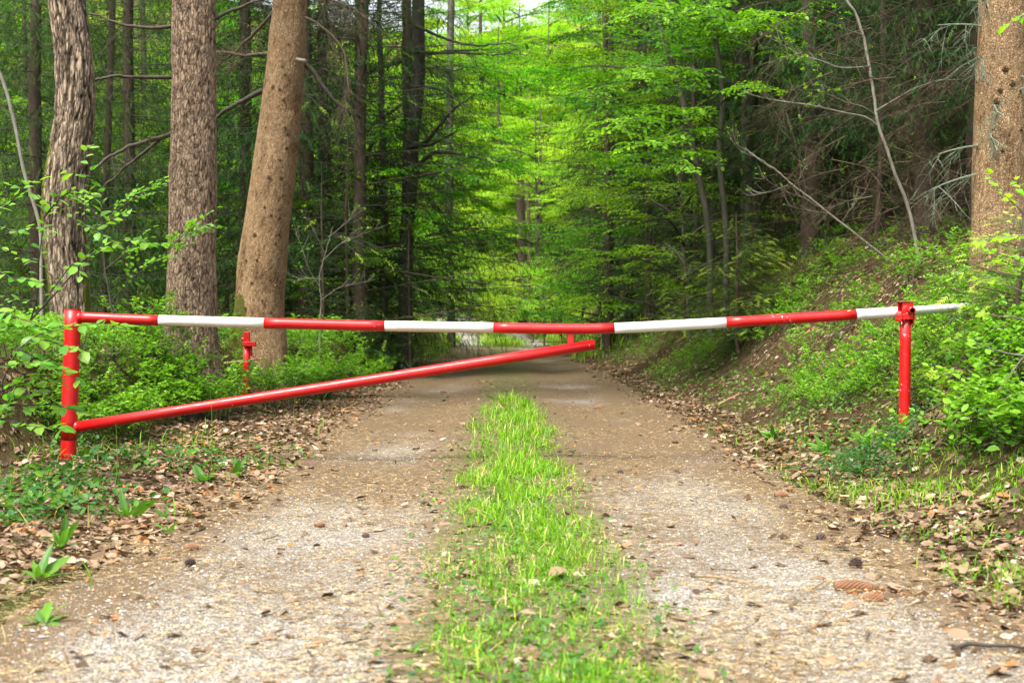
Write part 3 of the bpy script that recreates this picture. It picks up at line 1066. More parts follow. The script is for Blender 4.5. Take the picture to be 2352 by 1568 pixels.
v, f, cap = capped(np.array([nb + [0, -.03, 0], nb + [0, -.022, 0]]), .0157, 24)
g.add(v, f)
g.F.append(cap)
g.M.append(np.zeros(2))
part(sock, 'tube_hollow_shade', g, M['black'])  # black plug coloured as the shade deep in the lock tube
for sx_ in (-1, 1):
    g = G()
    add_box(g, bc + [sx_ * (hw_ * .5 + .003), -.03, -.065], .006, .05, .035, bev=.002)
    part(post2, 'lug', g, M['red_worn'])

# holding post further back
YH = 15.1
hp = at(565, 947, YH)
hz = H(hp[0], hp[1])
hold = thing('holding_post', 'small red holding post standing among bilberries before the leaning spruce', 'post', (hp[0], hp[1], min(hz, hp[2])))
g = G()
p1, p0 = at(566.5, 790, YH), at(564, 955, YH)
add_pipe(g, p0 - [0, 0, .12], p1, .036, 28, 5)
o = part(hold, 'pipe', g, M['red'])
smooth_quads(o)
g = G()
c = at(567, 776, YH)
add_box(g, c + [0, 0, .005], 13.5 / 216, .05, 21 / 216 + .02)
part(hold, 'head_plate', g, M['red'])
g = G()
add_box(g, at(570, 789, YH) + [.02, -.03, -.003], 29 / 216, .06, 10.5 / 216)
part(hold, 'cross_arm', g, M['red'])
g = G()
add_pipe(g, at(555.5, 779, YH), at(564, 779, YH), .021, 20)
part(hold, 'peg', g, M['red'])
g = G()
add_box(g, at(576.5, 804, YH), .025, .02, 24 / 216)
q = np.array([at(575, 816, YH), at(586, 821, YH), at(597, 826, YH)])
v, f = tubes(q, .005, 8)
g.add(v, f)
th = np.linspace(0, 2 * math.pi, 13)
cc = at(593.5, 821, YH)
v, f = tubes(np.stack([cc[0] + .014 * np.cos(th), cc[1] + 0 * th, cc[2] + .014 * np.sin(th)], -1), .004, 6)
g.add(v, f)
part(hold, 'catch_hook', g, M['red'])
#@@TREES
# ------------------------------------------------------------------ hero trunks
def hero_trunk(samples, Y, style, sides=110, rpm=36, top_ext=6.0, seed=0, moss=None, flare=.0, buttress=()):
    """samples (px_left, px_right, py) from the bottom up; continues above the frame with taper"""
    P, r = [], []
    for a, b_, py in samples:
        p = at((a + b_) / 2, py, Y)
        P.append(p)
        r.append((b_ - a) / 2 / FPX * Y)
    P, r = np.array(P), np.array(r)
    d = P[-1] - P[-3]
    d = d / d[2]
    d[:2] *= .5
    P = np.vstack([P, P[-1] + d * top_ext * .5, P[-1] + d * top_ext])
    r = np.concatenate([r, [r[-1] * .86, r[-1] * .66]])
    gz = H(P[0, 0], Y)
    if P[0, 2] > gz - .15:
        P = np.vstack([[P[0, 0], Y, gz - .7], P])
        r = np.concatenate([[r[0] * (1 + flare)], r])
    zt = P[-1, 2]
    n = int((zt - P[0, 2]) * rpm)
    Q = smooth_path(np.column_stack([P, r]), n)
    C, rr = Q[:, :3], Q[:, 3]
    th = np.arange(sides) / sides * 2 * math.pi
    ct, st = np.cos(th), np.sin(th)
    Zr = np.repeat(C[:, 2:3], sides, 1)
    R0 = np.repeat(rr[:, None], sides, 1)
    L = np.stack([ct[None] * R0, st[None] * R0, Zr], -1)
    s = seed * 7
    if style == 'furrow':
        wz = L * [1, 1, 1] + .035 * np.stack([fbm(L * 7, 3, s) - .5, fbm(L * 7 + 9, 3, s) - .5, 0 * Zr], -1)
        a = .75 * vn(wz * [30, 30, 4.2], s + 1) + .25 * vn(wz * [70, 70, 16], s + 8)
        b2 = vn(wz * [60, 60, 17] + 5, s + 2)
        rid = 1 - np.abs(a * 2 - 1)
        rid2 = 1 - np.abs(b2 * 2 - 1)
        h = 1 - (sst(.72, .98, rid) * .8 + .45 * sst(.75, 1, rid2)) + .25 * (vn(wz * [22, 22, 9] + 31, s + 9) - .5)
        dep = .015
    elif style == 'plate':
        wz = L + .04 * np.stack([fbm(L * 9, 3, s) - .5, fbm(L * 9 + 9, 3, s) - .5, .5 * (fbm(L * 9 + 4, 3, s) - .5)], -1)
        a = .72 * vn(wz * [30, 30, 7], s + 1) + .28 * vn(wz * [66, 66, 30], s + 8)
        rid = 1 - np.abs(a * 2 - 1)
        rid2 = 1 - np.abs(vn(wz * [64, 64, 30] + 3, s + 2) * 2 - 1)
        h = 1 - (sst(.80, .98, rid) * .7 + .35 * sst(.78, 1, rid2)) + .35 * (vn(wz * [26, 26, 12] + 31, s + 9) - .5)
        dep = .011
    else:
        rid2 = 1 - np.abs(vn(L * [60, 60, 34] + 3, s + 2) * 2 - 1)
        lump = vn(L * [10, 10, 7], s + 3)
        h = 1 - .6 * sst(.72, 1, rid2) - .35 * sst(.62, .8, lump)
        dep = .008
    h = h + .25 * (fbm(L * 40, 3, s + 5) - .5)
    disp = dep * (h - .6) + .03 * (fbm(L * 2.5, 2, s + 6) - .5) * rr.mean() / .2
    hb = np.clip((gz + .75 - Zr) / .95, 0, 1.)
    for az, amt, wd in buttress:
        dd = np.abs((th[None] - az + math.pi) % (2 * math.pi) - math.pi)
        disp = disp + amt * hb ** 2.2 * np.exp(-(dd / wd) ** 2)
    rr2 = R0 + disp
    V = np.stack([C[:, None, 0] + rr2 * ct, C[:, None, 1] + rr2 * st, Zr], -1)
    # branch scars (knots)
    idx = np.arange(n * sides).reshape(n, sides)
    F = np.stack([idx[:-1], np.roll(idx[:-1], -1, 1), np.roll(idx[1:], -1, 1), idx[1:]], -1).reshape(-1, 4)
    t = np.zeros_like(Zr)
    for (z0, z1, az, wd, amt) in (moss or ()):
        dd = np.abs((th[None] - az + math.pi) % (2 * math.pi) - math.pi)
        t = np.maximum(t, amt * np.exp(-(dd / wd) ** 2) * sst(z0 - .15, z0 + .1, Zr) * (1 - sst(z1 - .35, z1 + .1, Zr)))
    g = G()
    g.add(V.reshape(-1, 3), F, t.ravel(), h.clip(0, 1).ravel())
    return g, C, rr

def surf(C, rr, z, az, off=0.):
    k = int(np.argmin(np.abs(C[:, 2] - z)))
    return C[k] + np.array([math.cos(az), math.sin(az), 0]) * (rr[k] + off), rr[k]

def knots(root, C, rr, pts, Y, mat, size=.03, name='knot'):
    """dark branch scars: (px, py, size)"""
    for px, py, sc in pts:
        p = at(px, py, Y)
        k = int(np.argmin(np.abs(C[:, 2] - p[2])))
        dx = np.clip((p[0] - C[k, 0]) / rr[k], -.92, .92)
        az = -math.acos(dx)
        o_, r_ = surf(C, rr, p[2], az, -.006)
        d = np.array([math.cos(az), math.sin(az), .12])
        s_ = size * sc
        ring = np.array([o_, o_ + d * .012, o_ + d * .020, o_ + d * .016, o_ + d * .004])
        v, f = tubes(ring, [s_ * 1.25, s_ * 1.05, s_ * .75, s_ * .45, s_ * .05], 10)
        g = G().add(v, f, .2, np.repeat([.7, .5, .2, 0, 0], 10))
        part(root, name, g, mat, True)

def branch_line(pts, r0, r1, n=16, wob=.02, seed=0):
    P = smooth_path(pts, n)
    L = np.linspace(0, 1, n)
    rs = np.random.default_rng(seed)
    w = np.cumsum(rs.normal(0, wob, (n, 3)), 0) * L[:, None]
    w -= w[-1] * L[:, None]
    return P + w, np.linspace(r0, r1, n)

def twigs_on(g, P, N, ln, rs, r=.0022, down=.3, spread=1.0, k=5, m=0, curl=.25, gen=1):
    """thin bare twigs growing from polyline P"""
    if N <= 0:
        return []
    L = len(P)
    q = rs.uniform(.15, 1, N) * (L - 1)
    i = np.minimum(q.astype(int), L - 2)
    fr = (q - i)[:, None]
    O = P[i] * (1 - fr) + P[i + 1] * fr
    T = unit(P[np.minimum(i + 1, L - 1)] - P[i])
    D = unit(rs.normal(0, 1, (N, 3)) * spread + T * .9 + [0, 0, -down])
    ll = ln * rs.uniform(.4, 1.2, N)
    tt = np.linspace(0, 1, k)
    C_ = unit(rs.normal(0, 1, (N, 3))) * curl + [0, 0, -down * .5]
    Q = O[:, None] + D[:, None] * (ll[:, None] * tt)[..., None] + C_[:, None] * (ll[:, None] * tt ** 2)[..., None]
    v, f = tubes(Q, r * (1 - .7 * tt)[None] * np.ones((N, 1)), 3)
    g.add(v, f, .5, 0, m)
    return Q

# ---- spruce shoots
def shoot_template(n=5, w=.16):
    V, F = [], []
    for k in range(n):
        x = k / n
        for s in (-1, 1):
            b0 = len(V)
            z = .05 * (1 if (k % 2) else -1)
            V += [(x, 0, 0), (x + .55 / n, 0, .01), (x + .9 / n + .12, s * w, z)]
            F.append((b0, b0 + 1, b0 + 2))
    return np.array(V, float), np.array(F)
SHOOT = shoot_template(5, .15)
SHOOT_F = shoot_template(7, .26)

def spruce_branch_shoots(rs, L, drape=.6, step=.12, fine=False, bare_in=.12, sag=.25, up=.0, shoot=.13, tipb=.0):
    """one branch along +X; returns wood polylines, shoot arrays"""
    n = 9
    t = np.linspace(0, 1, n)
    main = np.stack([L * t * .97, .05 * L * np.sin(t * 3 + rs.uniform(0, 6)) * t, L * (up * t - sag * t ** 1.3 + sag * .55 * t ** 3)], -1)
    wood_ = [(main, np.linspace(.004 + .0025 * L, .0015, n))]
    SO, SX, SZ, SL, ST = [], [], [], [], []
    pos = L * bare_in
    side = 1
    while pos < L:
        tt = pos / L
        q = np.array([np.interp(tt, t, main[:, k]) for k in range(3)])
        prof = (1 - tt) ** .6 * min(1, .35 + tt * 2.2)
        ll = min(.75, .42 * L ** .6) * prof * rs.uniform(.6, 1.2) + .06
        fw = rs.uniform(.45, .8)
        dr = drape * rs.uniform(.5, 1.3)
        d = unit(np.array([fw, side * .8, -.05]))
        m = max(2, int(ll / (.045 if fine else .085)))
        s_ = np.linspace(0, 1, m + 1)
        lat = q + d * (ll * s_)[:, None] + np.array([0, 0, -1.]) * (dr * ll * s_ ** 1.7)[:, None]
        wood_.append((lat[[0, m // 2, m]], np.array([.0022, .0016, .0008])))
        for j in range(1, m + 1):
            T = unit(lat[j] - lat[j - 1])
            for sd_ in ((-1, 1) if j < m else (0,)):
                sl = shoot * rs.uniform(.6, 1.15) * (1.1 if sd_ == 0 else (1 - .35 * j / m))
                latd = unit(np.cross(T, [0, 0, 1.]))
                X = unit(T * .75 + latd * sd_ * .65 + np.array([0, 0, -.25 * drape]) + rs.normal(0, .12, 3))
                SO.append(lat[j] if sd_ == 0 else lat[j - 1] + (lat[j] - lat[j - 1]) * rs.uniform(0, 1))
                SX.append(X)
                SZ.append([rs.normal(0, .35), rs.normal(0, .35), 1])
                SL.append(sl)
                ST.append(rs.uniform(.1, .75) if rs.random() > tipb * (1 if sd_ == 0 else .35) * (.4 + tt) else 1.)
        side = -side
        pos += step * rs.uniform(.7, 1.3)
    return wood_, np.array(SO), np.array(SX), np.array(SZ), np.array(SL), np.array(ST)

def rotz(V, a):
    c, s = math.cos(a), math.sin(a)
    return np.stack([V[:, 0] * c - V[:, 1] * s, V[:, 0] * s + V[:, 1] * c, V[:, 2]], -1)

def spruce_crown(seed, Ht, h0, Rm, gap=.42, nper=5, drape=.7, step=.13, fine=False, tipb=0., sag=.22, up=.05, low_up=0., shoot=.14, far=False, az_rng=None, uniq=10, dead_h=0., top_step=2.0):
    rs = np.random.default_rng(seed)
    g = G()
    lib = []
    for k in range(uniq):
        lib.append(spruce_branch_shoots(rs, 1.0 if False else Rm * (1, .75, .5, .3)[k % 4], drape, step * (1 if k % 4 < 2 else .9), fine, sag=sag, up=up, shoot=shoot, tipb=tipb))
    z = h0
    tw_P, tw_r = [], []
    while z < Ht - .3:
        f = (z - h0) / (Ht - h0)
        Lw = Rm * (1 - f) ** .8
        npw = nper
        for _ in range(npw):
            a = rs.uniform(0, 6.28) if az_rng is None else rs.uniform(*az_rng)
            L = max(.25, Lw * rs.uniform(.7, 1.1))
            cls = int(np.argmin(np.abs(np.log(np.array([1, .75, .5, .3]) * Rm / L))))
            opts = [k for k in range(uniq) if k % 4 == cls]
            wd, SO, SX, SZ, SL, ST = lib[opts[rs.integers(0, len(opts))]]
            sc = L / (Rm * (1, .75, .5, .3)[cls])
            tilt = .35 * f + rs.normal(0, .08)
            flip = rs.choice([-1, 1])
            def X_(v, pos=True):
                v = np.asarray(v) * ([sc, sc * flip, sc] if pos else [1, flip, 1])
                v = np.stack([v[:, 0] * math.cos(tilt) - v[:, 2] * math.sin(tilt), v[:, 1], v[:, 0] * math.sin(tilt) + v[:, 2] * math.cos(tilt)], -1)
                v = rotz(v, a)
                return v + [0, 0, zz] if pos else v
            zz = z + rs.uniform(-.15, .15)
            for (pp, r_) in wd[:1] + wd[1::2]:
                k = len(pp)
                v, fc = tubes(X_(pp), r_ * sc, 3 if k < 5 else 4)
                g.add(v, fc, .3, 0, 1)
            thin = 1.0 if z < 7 or fine else .45
            kp = rs.random(len(SO)) < thin
            tv, tf = SHOOT_F if fine else SHOOT
            v, fc = scatter(tv, tf, X_(SO[kp]), X_(SX[kp], False), np.array(SZ[kp]), SL[kp] * sc ** .5 * (1 if thin == 1 else 1.5))
            g.add(v, fc, np.repeat(np.clip(ST[kp] + rs.normal(0, .06), 0, 1), len(tv)), 0, 0)
        z += gap * (1 if z < 7 else top_step) * rs.uniform(.8, 1.2)
    return g

def plain_trunk(Ht, r0, seed=0, lean=0., sides=14):
    rs = np.random.default_rng(seed)
    n = max(8, int(Ht * 2))
    t = np.linspace(0, 1, n)
    P = np.stack([lean * Ht * t + np.cumsum(rs.normal(0, .018, n)), np.cumsum(rs.normal(0, .018, n)), -.3 + (Ht + .3) * t], -1)
    P[0, :2] = P[1, :2] = 0
    r = r0 * (1 - t) ** .8 + .01 + .35 * r0 * np.exp(-((P[:, 2] + .3) / .3))
    v, f = tubes(P, r, sides)
    v = v + .02 * r0 / .15 * (fbm(v * 8, 2, seed) - .5)[:, None] * unit(v - np.repeat(P, sides, 0))
    return G().add(v, f), P, r

# ---- beech foliage
def beech_spray(rs, L=.9, leaf=.08, dens=1.0):
    """flat spray along +X, leaves lie about horizontal"""
    O, X, Zs, Ls, T = [], [], [], [], []
    wd = []
    main = np.array([[0, 0, 0], [L * .35, .02 * L, .015 * L], [L * .7, -.02 * L, 0], [L, 0, -.05 * L]])
    wd.append(main)
    stems = [(main, L)]
    pos, side = .18, 1
    while pos < .85:
        q = np.array([np.interp(pos, [0, .35, .7, 1], main[:, k]) for k in range(3)])
        l2 = L * .42 * (1 - pos * .7) * rs.uniform(.7, 1.2)
        d = unit(np.array([.75, side * .75, rs.normal(-.05, .08)]))
        pp = np.array([q, q + d * l2 * .35, q + d * l2 * .7 + [0, 0, -.01], q + d * l2 + [0, 0, -.04 * l2]])
        stems.append((pp, l2))
        wd.append(pp)
        side = -side
        pos += .12 / dens * rs.uniform(.8, 1.3)
    for pp, ll in stems:
        n = max(3, int(ll / (leaf * .62) * dens))
        for j in range(n):
            t = (j + .6) / n
            q = np.array([np.interp(t, [0, .35, .7, 1], pp[:, k]) for k in range(3)])
            Tn = unit(pp[-1] - pp[0])
            s_ = 1 if j % 2 else -1
            lat = np.array([-Tn[1], Tn[0], 0]) * s_
            O.append(q)
            X.append(Tn * .55 + lat * (.8 if j < n - 1 else 0) + [0, 0, rs.normal(-.08, .18)])
            Zs.append([rs.normal(0, .28), rs.normal(0, .28), 1])
            Ls.append(leaf * rs.uniform(.65, 1.15))
            T.append(rs.uniform(.1, .9))
    return wd, np.array(O), np.array(X), np.array(Zs), np.array(Ls), np.array(T)

def frames(d, roll, rs):
    d = unit(d)
    up = np.array([0, 0, 1.]) + rs.normal(0, roll, 3)
    y = unit(np.cross(up, d))
    z = np.cross(d, y)
    return np.stack([d, y, z])

def put_sprays(g, lib, items, rs, tmpl=KITE, m_leaf=0, m_wood=1, wood_r=.003, tshift=0.):
    """items: (origin, dir, scale)"""
    by = {}
    for it in items:
        by.setdefault(rs.integers(0, len(lib)), []).append(it)
    for k, its in by.items():
        wd, O, X, Zs, Ls, T = lib[k]
        for (o_, d_, sc) in its:
            Fm = frames(d_, .18, rs)
            v, f = scatter(tmpl[0], tmpl[1], o_ + (O * sc) @ Fm, X @ Fm, Zs @ Fm, Ls * (.6 + .4 * sc))
            g.add(v, f, np.repeat(np.clip(T + tshift + rs.normal(0, .1), 0, 1), len(tmpl[0])), 0, m_leaf)
            W = np.array(wd) * sc @ Fm + o_
            v, f = tubes(W, np.array([[1, .8, .6, .3]]) * wood_r * np.ones((len(W), 1)), 3)
            g.add(v, f, .5, 0, m_wood)

SPR = [beech_spray(np.random.default_rng(s), .9) for s in range(7)]

def beech_tree(seed, Ht, h0, Rm, nl=14, sub=6, nsp=3, r0=.14, lib=SPR, arch=0., leafsc=1., up_ang=.5):
    """returns trunk G, crown G. limbs rise then flatten"""
    rs = np.random.default_rng(seed)
    gt, P, r = plain_trunk(Ht, r0, seed, rs.normal(0, .03), 10)
    gc = G()
    items = []
    for k in range(nl):
        f = (k + rs.random()) / nl
        z0 = h0 + (Ht * .93 - h0) * f
        q = np.array([np.interp(z0, P[:, 2], P[:, j]) for j in range(3)])
        az = k * 2.4 + rs.uniform(-.5, .5)
        L = Rm * (1 - f) ** .55 * rs.uniform(.7, 1.1) + .6
        d = np.array([math.cos(az), math.sin(az), 0])
        ua = up_ang * rs.uniform(.5, 1.3)
        t = np.linspace(0, 1, 8)[:, None]
        LP = q + d * L * t + np.array([0, 0, 1.]) * L * (ua * t - ua * .6 * t ** 2) + np.cumsum(rs.normal(0, .03 * L, (8, 3)), 0) * t * .5
        v, fc = tubes(LP, np.linspace(.018 + .012 * L, .006, 8) , 5)
        gc.add(v, fc, .5, 0, 1)
        for s in range(sub + int(L)):
            tt = rs.uniform(.15, 1.0)
            o_ = np.array([np.interp(tt, np.linspace(0, 1, 8), LP[:, j]) for j in range(3)])
            sd_ = rs.choice([-1, 1])
            ll = L * .35 * (1.2 - tt) + .3
            d2 = unit(d * .8 + np.array([-d[1], d[0], 0]) * sd_ * rs.uniform(.3, 1) + [0, 0, rs.normal(.05, .12)])
            SP = np.array([o_, o_ + d2 * ll * .5 + [0, 0, .03], o_ + d2 * ll])
            v, fc = tubes(SP, [.007, .005, .003], 3)
            gc.add(v, fc, .5, 0, 1)
            for u_ in range(nsp):
                t3 = rs.uniform(.1, 1)
                oo = o_ + d2 * ll * t3
                d3 = unit(d2 + np.array([-d2[1], d2[0], 0]) * rs.normal(0, .7) + [0, 0, rs.normal(-.04, .1)])
                items.append((oo, d3, rs.uniform(.8, 1.3) * leafsc))
    put_sprays(gc, lib, items, rs)
    return gt, gc

# ------------------------------------------------------------------ protos of background trees
def make_tree(name, gt, gc, trunk_mat, crown_mats, extra=None):
    d = {'name': name, 'trunk': gt.mesh(name + '_trunk', trunk_mat, True), 'crown': gc.mesh(name + '_crown', crown_mats, False)}
    if extra is not None:
        d['twigs'] = extra.mesh(name + '_twigs', M['twig'], False)
    return d

def plant(tree, x, y, label, group, cat='tree', sc=1., rz=None, crown_only=False, z=None, szc=1.):
    z = H(x, y) - .05 if z is None else z
    t = thing(tree['name'], label, cat, (x, y, z), random.uniform(0, 6.28) if rz is None else rz, group)
    t.scale = (sc, sc, sc * szc)
    for k in ('trunk', 'twigs', 'crown'):
        if k in tree:
            o = link({'trunk': 'trunk', 'crown': 'crown', 'twigs': 'dead_branches'}[k], tree[k], t)
            if k == 'crown' and 'leafmat' in tree:
                o.material_slots[0].link = 'OBJECT'
                o.material_slots[0].material = tree['leafmat']
    return t

def dead_twigs(seed, z0, z1, L, n, nt=26):
    """bare drooping lower branches of a thicket spruce"""
    rs = np.random.default_rng(seed)
    g = G()
    for k in range(n):
        z = rs.uniform(z0, z1)
        a = rs.uniform(0, 6.28)
        l_ = L * rs.uniform(.5, 1.1)
        t = np.linspace(0, 1, 8)[:, None]
        d = np.array([math.cos(a), math.sin(a), 0])
        P = np.array([0, 0, z]) + d * l_ * t + [0, 0, 1.] * (l_ * (rs.uniform(-.25, .1) * t - .3 * t ** 2)) + np.cumsum(rs.normal(0, .02, (8, 3)), 0) * t
        v, f = tubes(P, np.linspace(.009, .003, 8), 4)
        g.add(v, f)
        Q = twigs_on(g, P, nt, .45, rs, .0026, .35, .9)
        for q in Q[::3]:
            twigs_on(g, q, 4, .2, rs, .0016, .4, 1., 4)
    return g

gt, _, _ = plain_trunk(19, .12, 1)
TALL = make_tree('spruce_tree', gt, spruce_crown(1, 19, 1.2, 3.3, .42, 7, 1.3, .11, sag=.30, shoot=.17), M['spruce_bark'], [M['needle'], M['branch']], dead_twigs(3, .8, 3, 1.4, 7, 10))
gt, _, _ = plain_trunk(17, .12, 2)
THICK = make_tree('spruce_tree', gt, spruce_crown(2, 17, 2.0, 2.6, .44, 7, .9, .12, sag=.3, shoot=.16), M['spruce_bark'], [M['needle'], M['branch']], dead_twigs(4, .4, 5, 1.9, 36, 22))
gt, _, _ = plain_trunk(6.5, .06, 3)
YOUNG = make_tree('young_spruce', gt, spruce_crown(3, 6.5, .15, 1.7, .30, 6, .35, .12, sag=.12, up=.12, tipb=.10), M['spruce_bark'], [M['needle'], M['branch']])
gt, _, _ = plain_trunk(14, .17, 6)
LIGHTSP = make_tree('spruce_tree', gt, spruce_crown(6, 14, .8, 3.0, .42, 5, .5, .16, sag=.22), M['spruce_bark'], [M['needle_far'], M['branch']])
gt, gc = beech_tree(11, 14, 1.6, 4.4, 21, 8, 4, .15)
BEECH_A = make_tree('beech_tree', gt, gc, M['beech_bark'], [M['beech'], M['dark_bark']])
gt, gc = beech_tree(12, 10, .8, 3.4, 22, 8, 4, .09)
BEECH_B = make_tree('beech_tree', gt, gc, M['beech_bark'], [M['beech'], M['dark_bark']])
BEECH_L = dict(BEECH_B)
BEECH_L['leafmat'] = M['beech_sunlit_tint']
gt, gc = beech_tree(13, 3.4, .3, 1.6, 12, 3, 3, .03, up_ang=.8)
BUSH = make_tree('young_beech', gt, gc, M['beech_bark'], [M['beech'], M['dark_bark']])
BUSH_L = dict(BUSH)
BUSH_L['leafmat'] = M['beech_sunlit_tint']

# ------------------------------------------------------------------ the big trunks
def root_of(label, name, C, cat='tree'):
    return thing(name, label, cat, (float(C[3, 0]), float(C[3, 1]), H(C[3, 0], C[3, 1])))

T1Y, T2Y, T3Y, T4Y = 12.6, 14.0, 16.0, 11.4
g1, C1, r1 = hero_trunk([(128, 222, 835), (122, 212, 780), (120, 206, 720), (113, 204, 650), (100, 197, 570), (95, 193, 500), (100, 198, 420), (116, 210, 340), (131, 217, 240), (128, 213, 150), (120, 203, 70), (110, 190, -10)], T1Y, 'furrow', seed=1, flare=.1,
                        moss=[(1.1, 2.7, -2.72, .62, .85), (.2, 1.5, -.12, .55, .95), (2.2, 2.9, -2.3, .35, .42)], buttress=[(-.3, .08, .4), (3.4, .1, .5), (-1.7, .05, .4)])
oak = root_of('curved furrowed trunk with mossy left edge, behind the left barrier post', 'broadleaf_tree', C1)
part(oak, 'trunk', g1, M['bark_oak'], True)
g2, C2, r2 = hero_trunk([(378, 502, 840), (381, 498, 800), (384, 496, 740), (385, 495, 650), (387, 495, 540), (391, 495, 420), (394, 495, 300), (396, 494, 150), (398, 493, -10)], T2Y, 'plate', seed=2, flare=.05, moss=[(.3, .8, math.pi, .3, .35)], buttress=[(-1.2, .05, .4), (3.3, .06, .4), (.3, .06, .4)])
pine = root_of('straight brown trunk with cracked plates, middle one of the three big left trunks', 'spruce_tree', C2)
part(pine, 'trunk', g2, M['bark_pine'], True)
g3, C3, r3 = hero_trunk([(524, 660, 822), (527, 657, 790), (535, 651, 730), (541, 655, 660), (549, 659, 590), (559, 665, 520), (572, 672, 450), (583, 681, 370), (594, 687, 300), (604, 694, 220), (614, 699, 140), (622, 701, 60), (629, 704, -10)], T3Y, 'scale', seed=3, flare=.02,
                        moss=[(.1, 1.35, -2.5, .8, 1.1), (.1, .9, -1.9, .5, .8)], buttress=[(-.5, .12, .4), (3.5, .05, .5), (-2.3, .06, .4), (-1.3, .05, .3)])
lean = root_of('leaning reddish spruce trunk with branch scars and a moss-covered foot', 'spruce_tree', C3)
part(lean, 'trunk', g3, M['bark_spruce'], True)
knots(lean, C3, r3, [(635, 207, .8), (650, 213, .6), (658, 235, .5), (668, 110, .35), (655, 160, .3), (661, 180, .35), (618, 300, .3), (627, 410, .8), (652, 415, .8), (617, 480, .5), (655, 450, .5), (595, 545, .9), (661, 300, .5), (640, 560, .5), (588, 648, .4), (640, 655, .35), (600, 600, .3), (664, 345, .8), (650, 370, .5), (575, 600, .4), (630, 500, .4), (648, 505, .6), (612, 690, .3), (574, 705, .35)], T3Y, M['bark_spruce'], .034)
g4, C4, r4 = hero_trunk([(2228, 2368, 640), (2232, 2362, 590), (2236, 2358, 500), (2237, 2357, 400), (2239, 2356, 300), (2243, 2356, 200), (2248, 2355, 100), (2252, 2353, -10)], T4Y, 'scale', seed=4, flare=.25, moss=[], buttress=[(-2.6, .08, .5), (-.6, .08, .4)])
bigr = root_of('thick spruce trunk hung with grey-green lichen twigs at the right edge', 'spruce_tree', C4)
part(bigr, 'trunk', g4, M['bark_spruce'], True)
knots(bigr, C4, r4, [(2290, 170, .8), (2279, 215, .6), (2272, 240, .8), (2305, 200, .8), (2283, 355, .4), (2325, 305, .7), (2262, 300, .4), (2340, 110, .5)], T4Y, M['bark_spruce'], .03)

# dead stubs and lichen twigs on the right trunk
def lichen_stub(px, py, d, L, n, seed):
    rs = np.random.default_rng(seed)
    p = at(px, py, T4Y - .1)
    k = int(np.argmin(np.abs(C4[:, 2] - p[2])))
    dx = np.clip((p[0] - C4[k, 0]) / r4[k], -.97, .97)
    az = -math.acos(dx)
    o_, _ = surf(C4, r4, p[2], az, -.02)
    P = o_ + unit(d) * np.linspace(0, L, 5)[:, None] + np.array([0, 0, -.12 * L]) * (np.linspace(0, 1, 5)[:, None] ** 2)
    g = G()
    v, f = tubes(P, np.linspace(.010, .004, 5), 5)
    g.add(v, f)
    for q in twigs_on(g, P, n, L * .55 + .08, rs, .003, .55, .9, 5):
        twigs_on(g, q, 5, .12, rs, .0022, .5, 1., 4)
    return g
M['lichen'] = wood('lichen_twig', (.07, .09, .055), (.20, .25, .17), 40)
for k, (px, py, d, L, n) in enumerate([(2240, 395, (-1, -.3, -.2), .45, 9), (2243, 330, (-1, -.4, -.1), .4, 7), (2248, 60, (-1, -.2, .1), .4, 7), (2252, 130, (-.6, -1, -.1), .3, 10), (2275, 240, (-.2, -1, -.3), .22, 10), (2340, 180, (.5, -1, -.2), .3, 12), (2335, 210, (.6, -1, .3), .35, 10), (2350, 310, (.6, -1, 0), .3, 10), (2268, 305, (-.3, -1, -.2), .2, 8), (2265, 20, (-.5, -1, .2), .3, 8)]):
    part(bigr, 'dead_branch', lichen_stub(px, py, d, L, n, k), M['lichen'], False)

# crowns of the big trees, above the picture; they shade the ground
def high_crown(root, C, seed, Rm, h_above, Ht, mats, beech=False):
    x, y, z = C[-1]
    if beech:
        gt_, gc = beech_tree(seed, Ht, 1.0, Rm, 12, 5, 2, .12)
        gc.V = [v * 1. for v in gc.V]
    else:
        gc = spruce_crown(seed, Ht, .1, Rm, .8, 5, .7, .22, sag=.25, shoot=.2, uniq=8, top_step=1.2)
        t = np.linspace(0, 1, 10)
        v, f = tubes(np.stack([0 * t, 0 * t, Ht * t - .1], -1), .14 * (1 - t) + .02, 8)
        gc.add(v, f, .3, 0, 1)
    off = np.array([x, y, z - h_above])
    g = G()
    for v, f, t_, c_, m_ in zip(gc.V, gc.F, gc.T, gc.C, gc.M):
        pass
    gc.V = [v + off for v in gc.V]
    part(root, 'crown', gc, mats)
# big branches seen leaving the trunks
def px_branch(root, pts, Y, r0, r1, seed, ntw=0, tl=.4, mat='branch', name='branch', dy=0., tr=.003, down=.4, second=3, wob=.008, label=None):
    P0 = np.array([at(a, b_, Y + dy * k / max(1, len(pts) - 1)) for k, (a, b_) in enumerate(pts)])
    P, r_ = branch_line(P0, r0, r1, max(10, 6 * len(pts)), wob, seed)
    g = G()
    v, f = tubes(P, r_, 7)
    g.add(v, f)
    rs = np.random.default_rng(seed)
    Q = twigs_on(g, P, ntw, tl, rs, tr, down, .8, 6)
    for q in (Q if second else []):
        twigs_on(g, q, second, tl * .4, rs, tr * .65, down, 1., 4)
    o = part(root, name, g, M[mat], True, label)
    return P

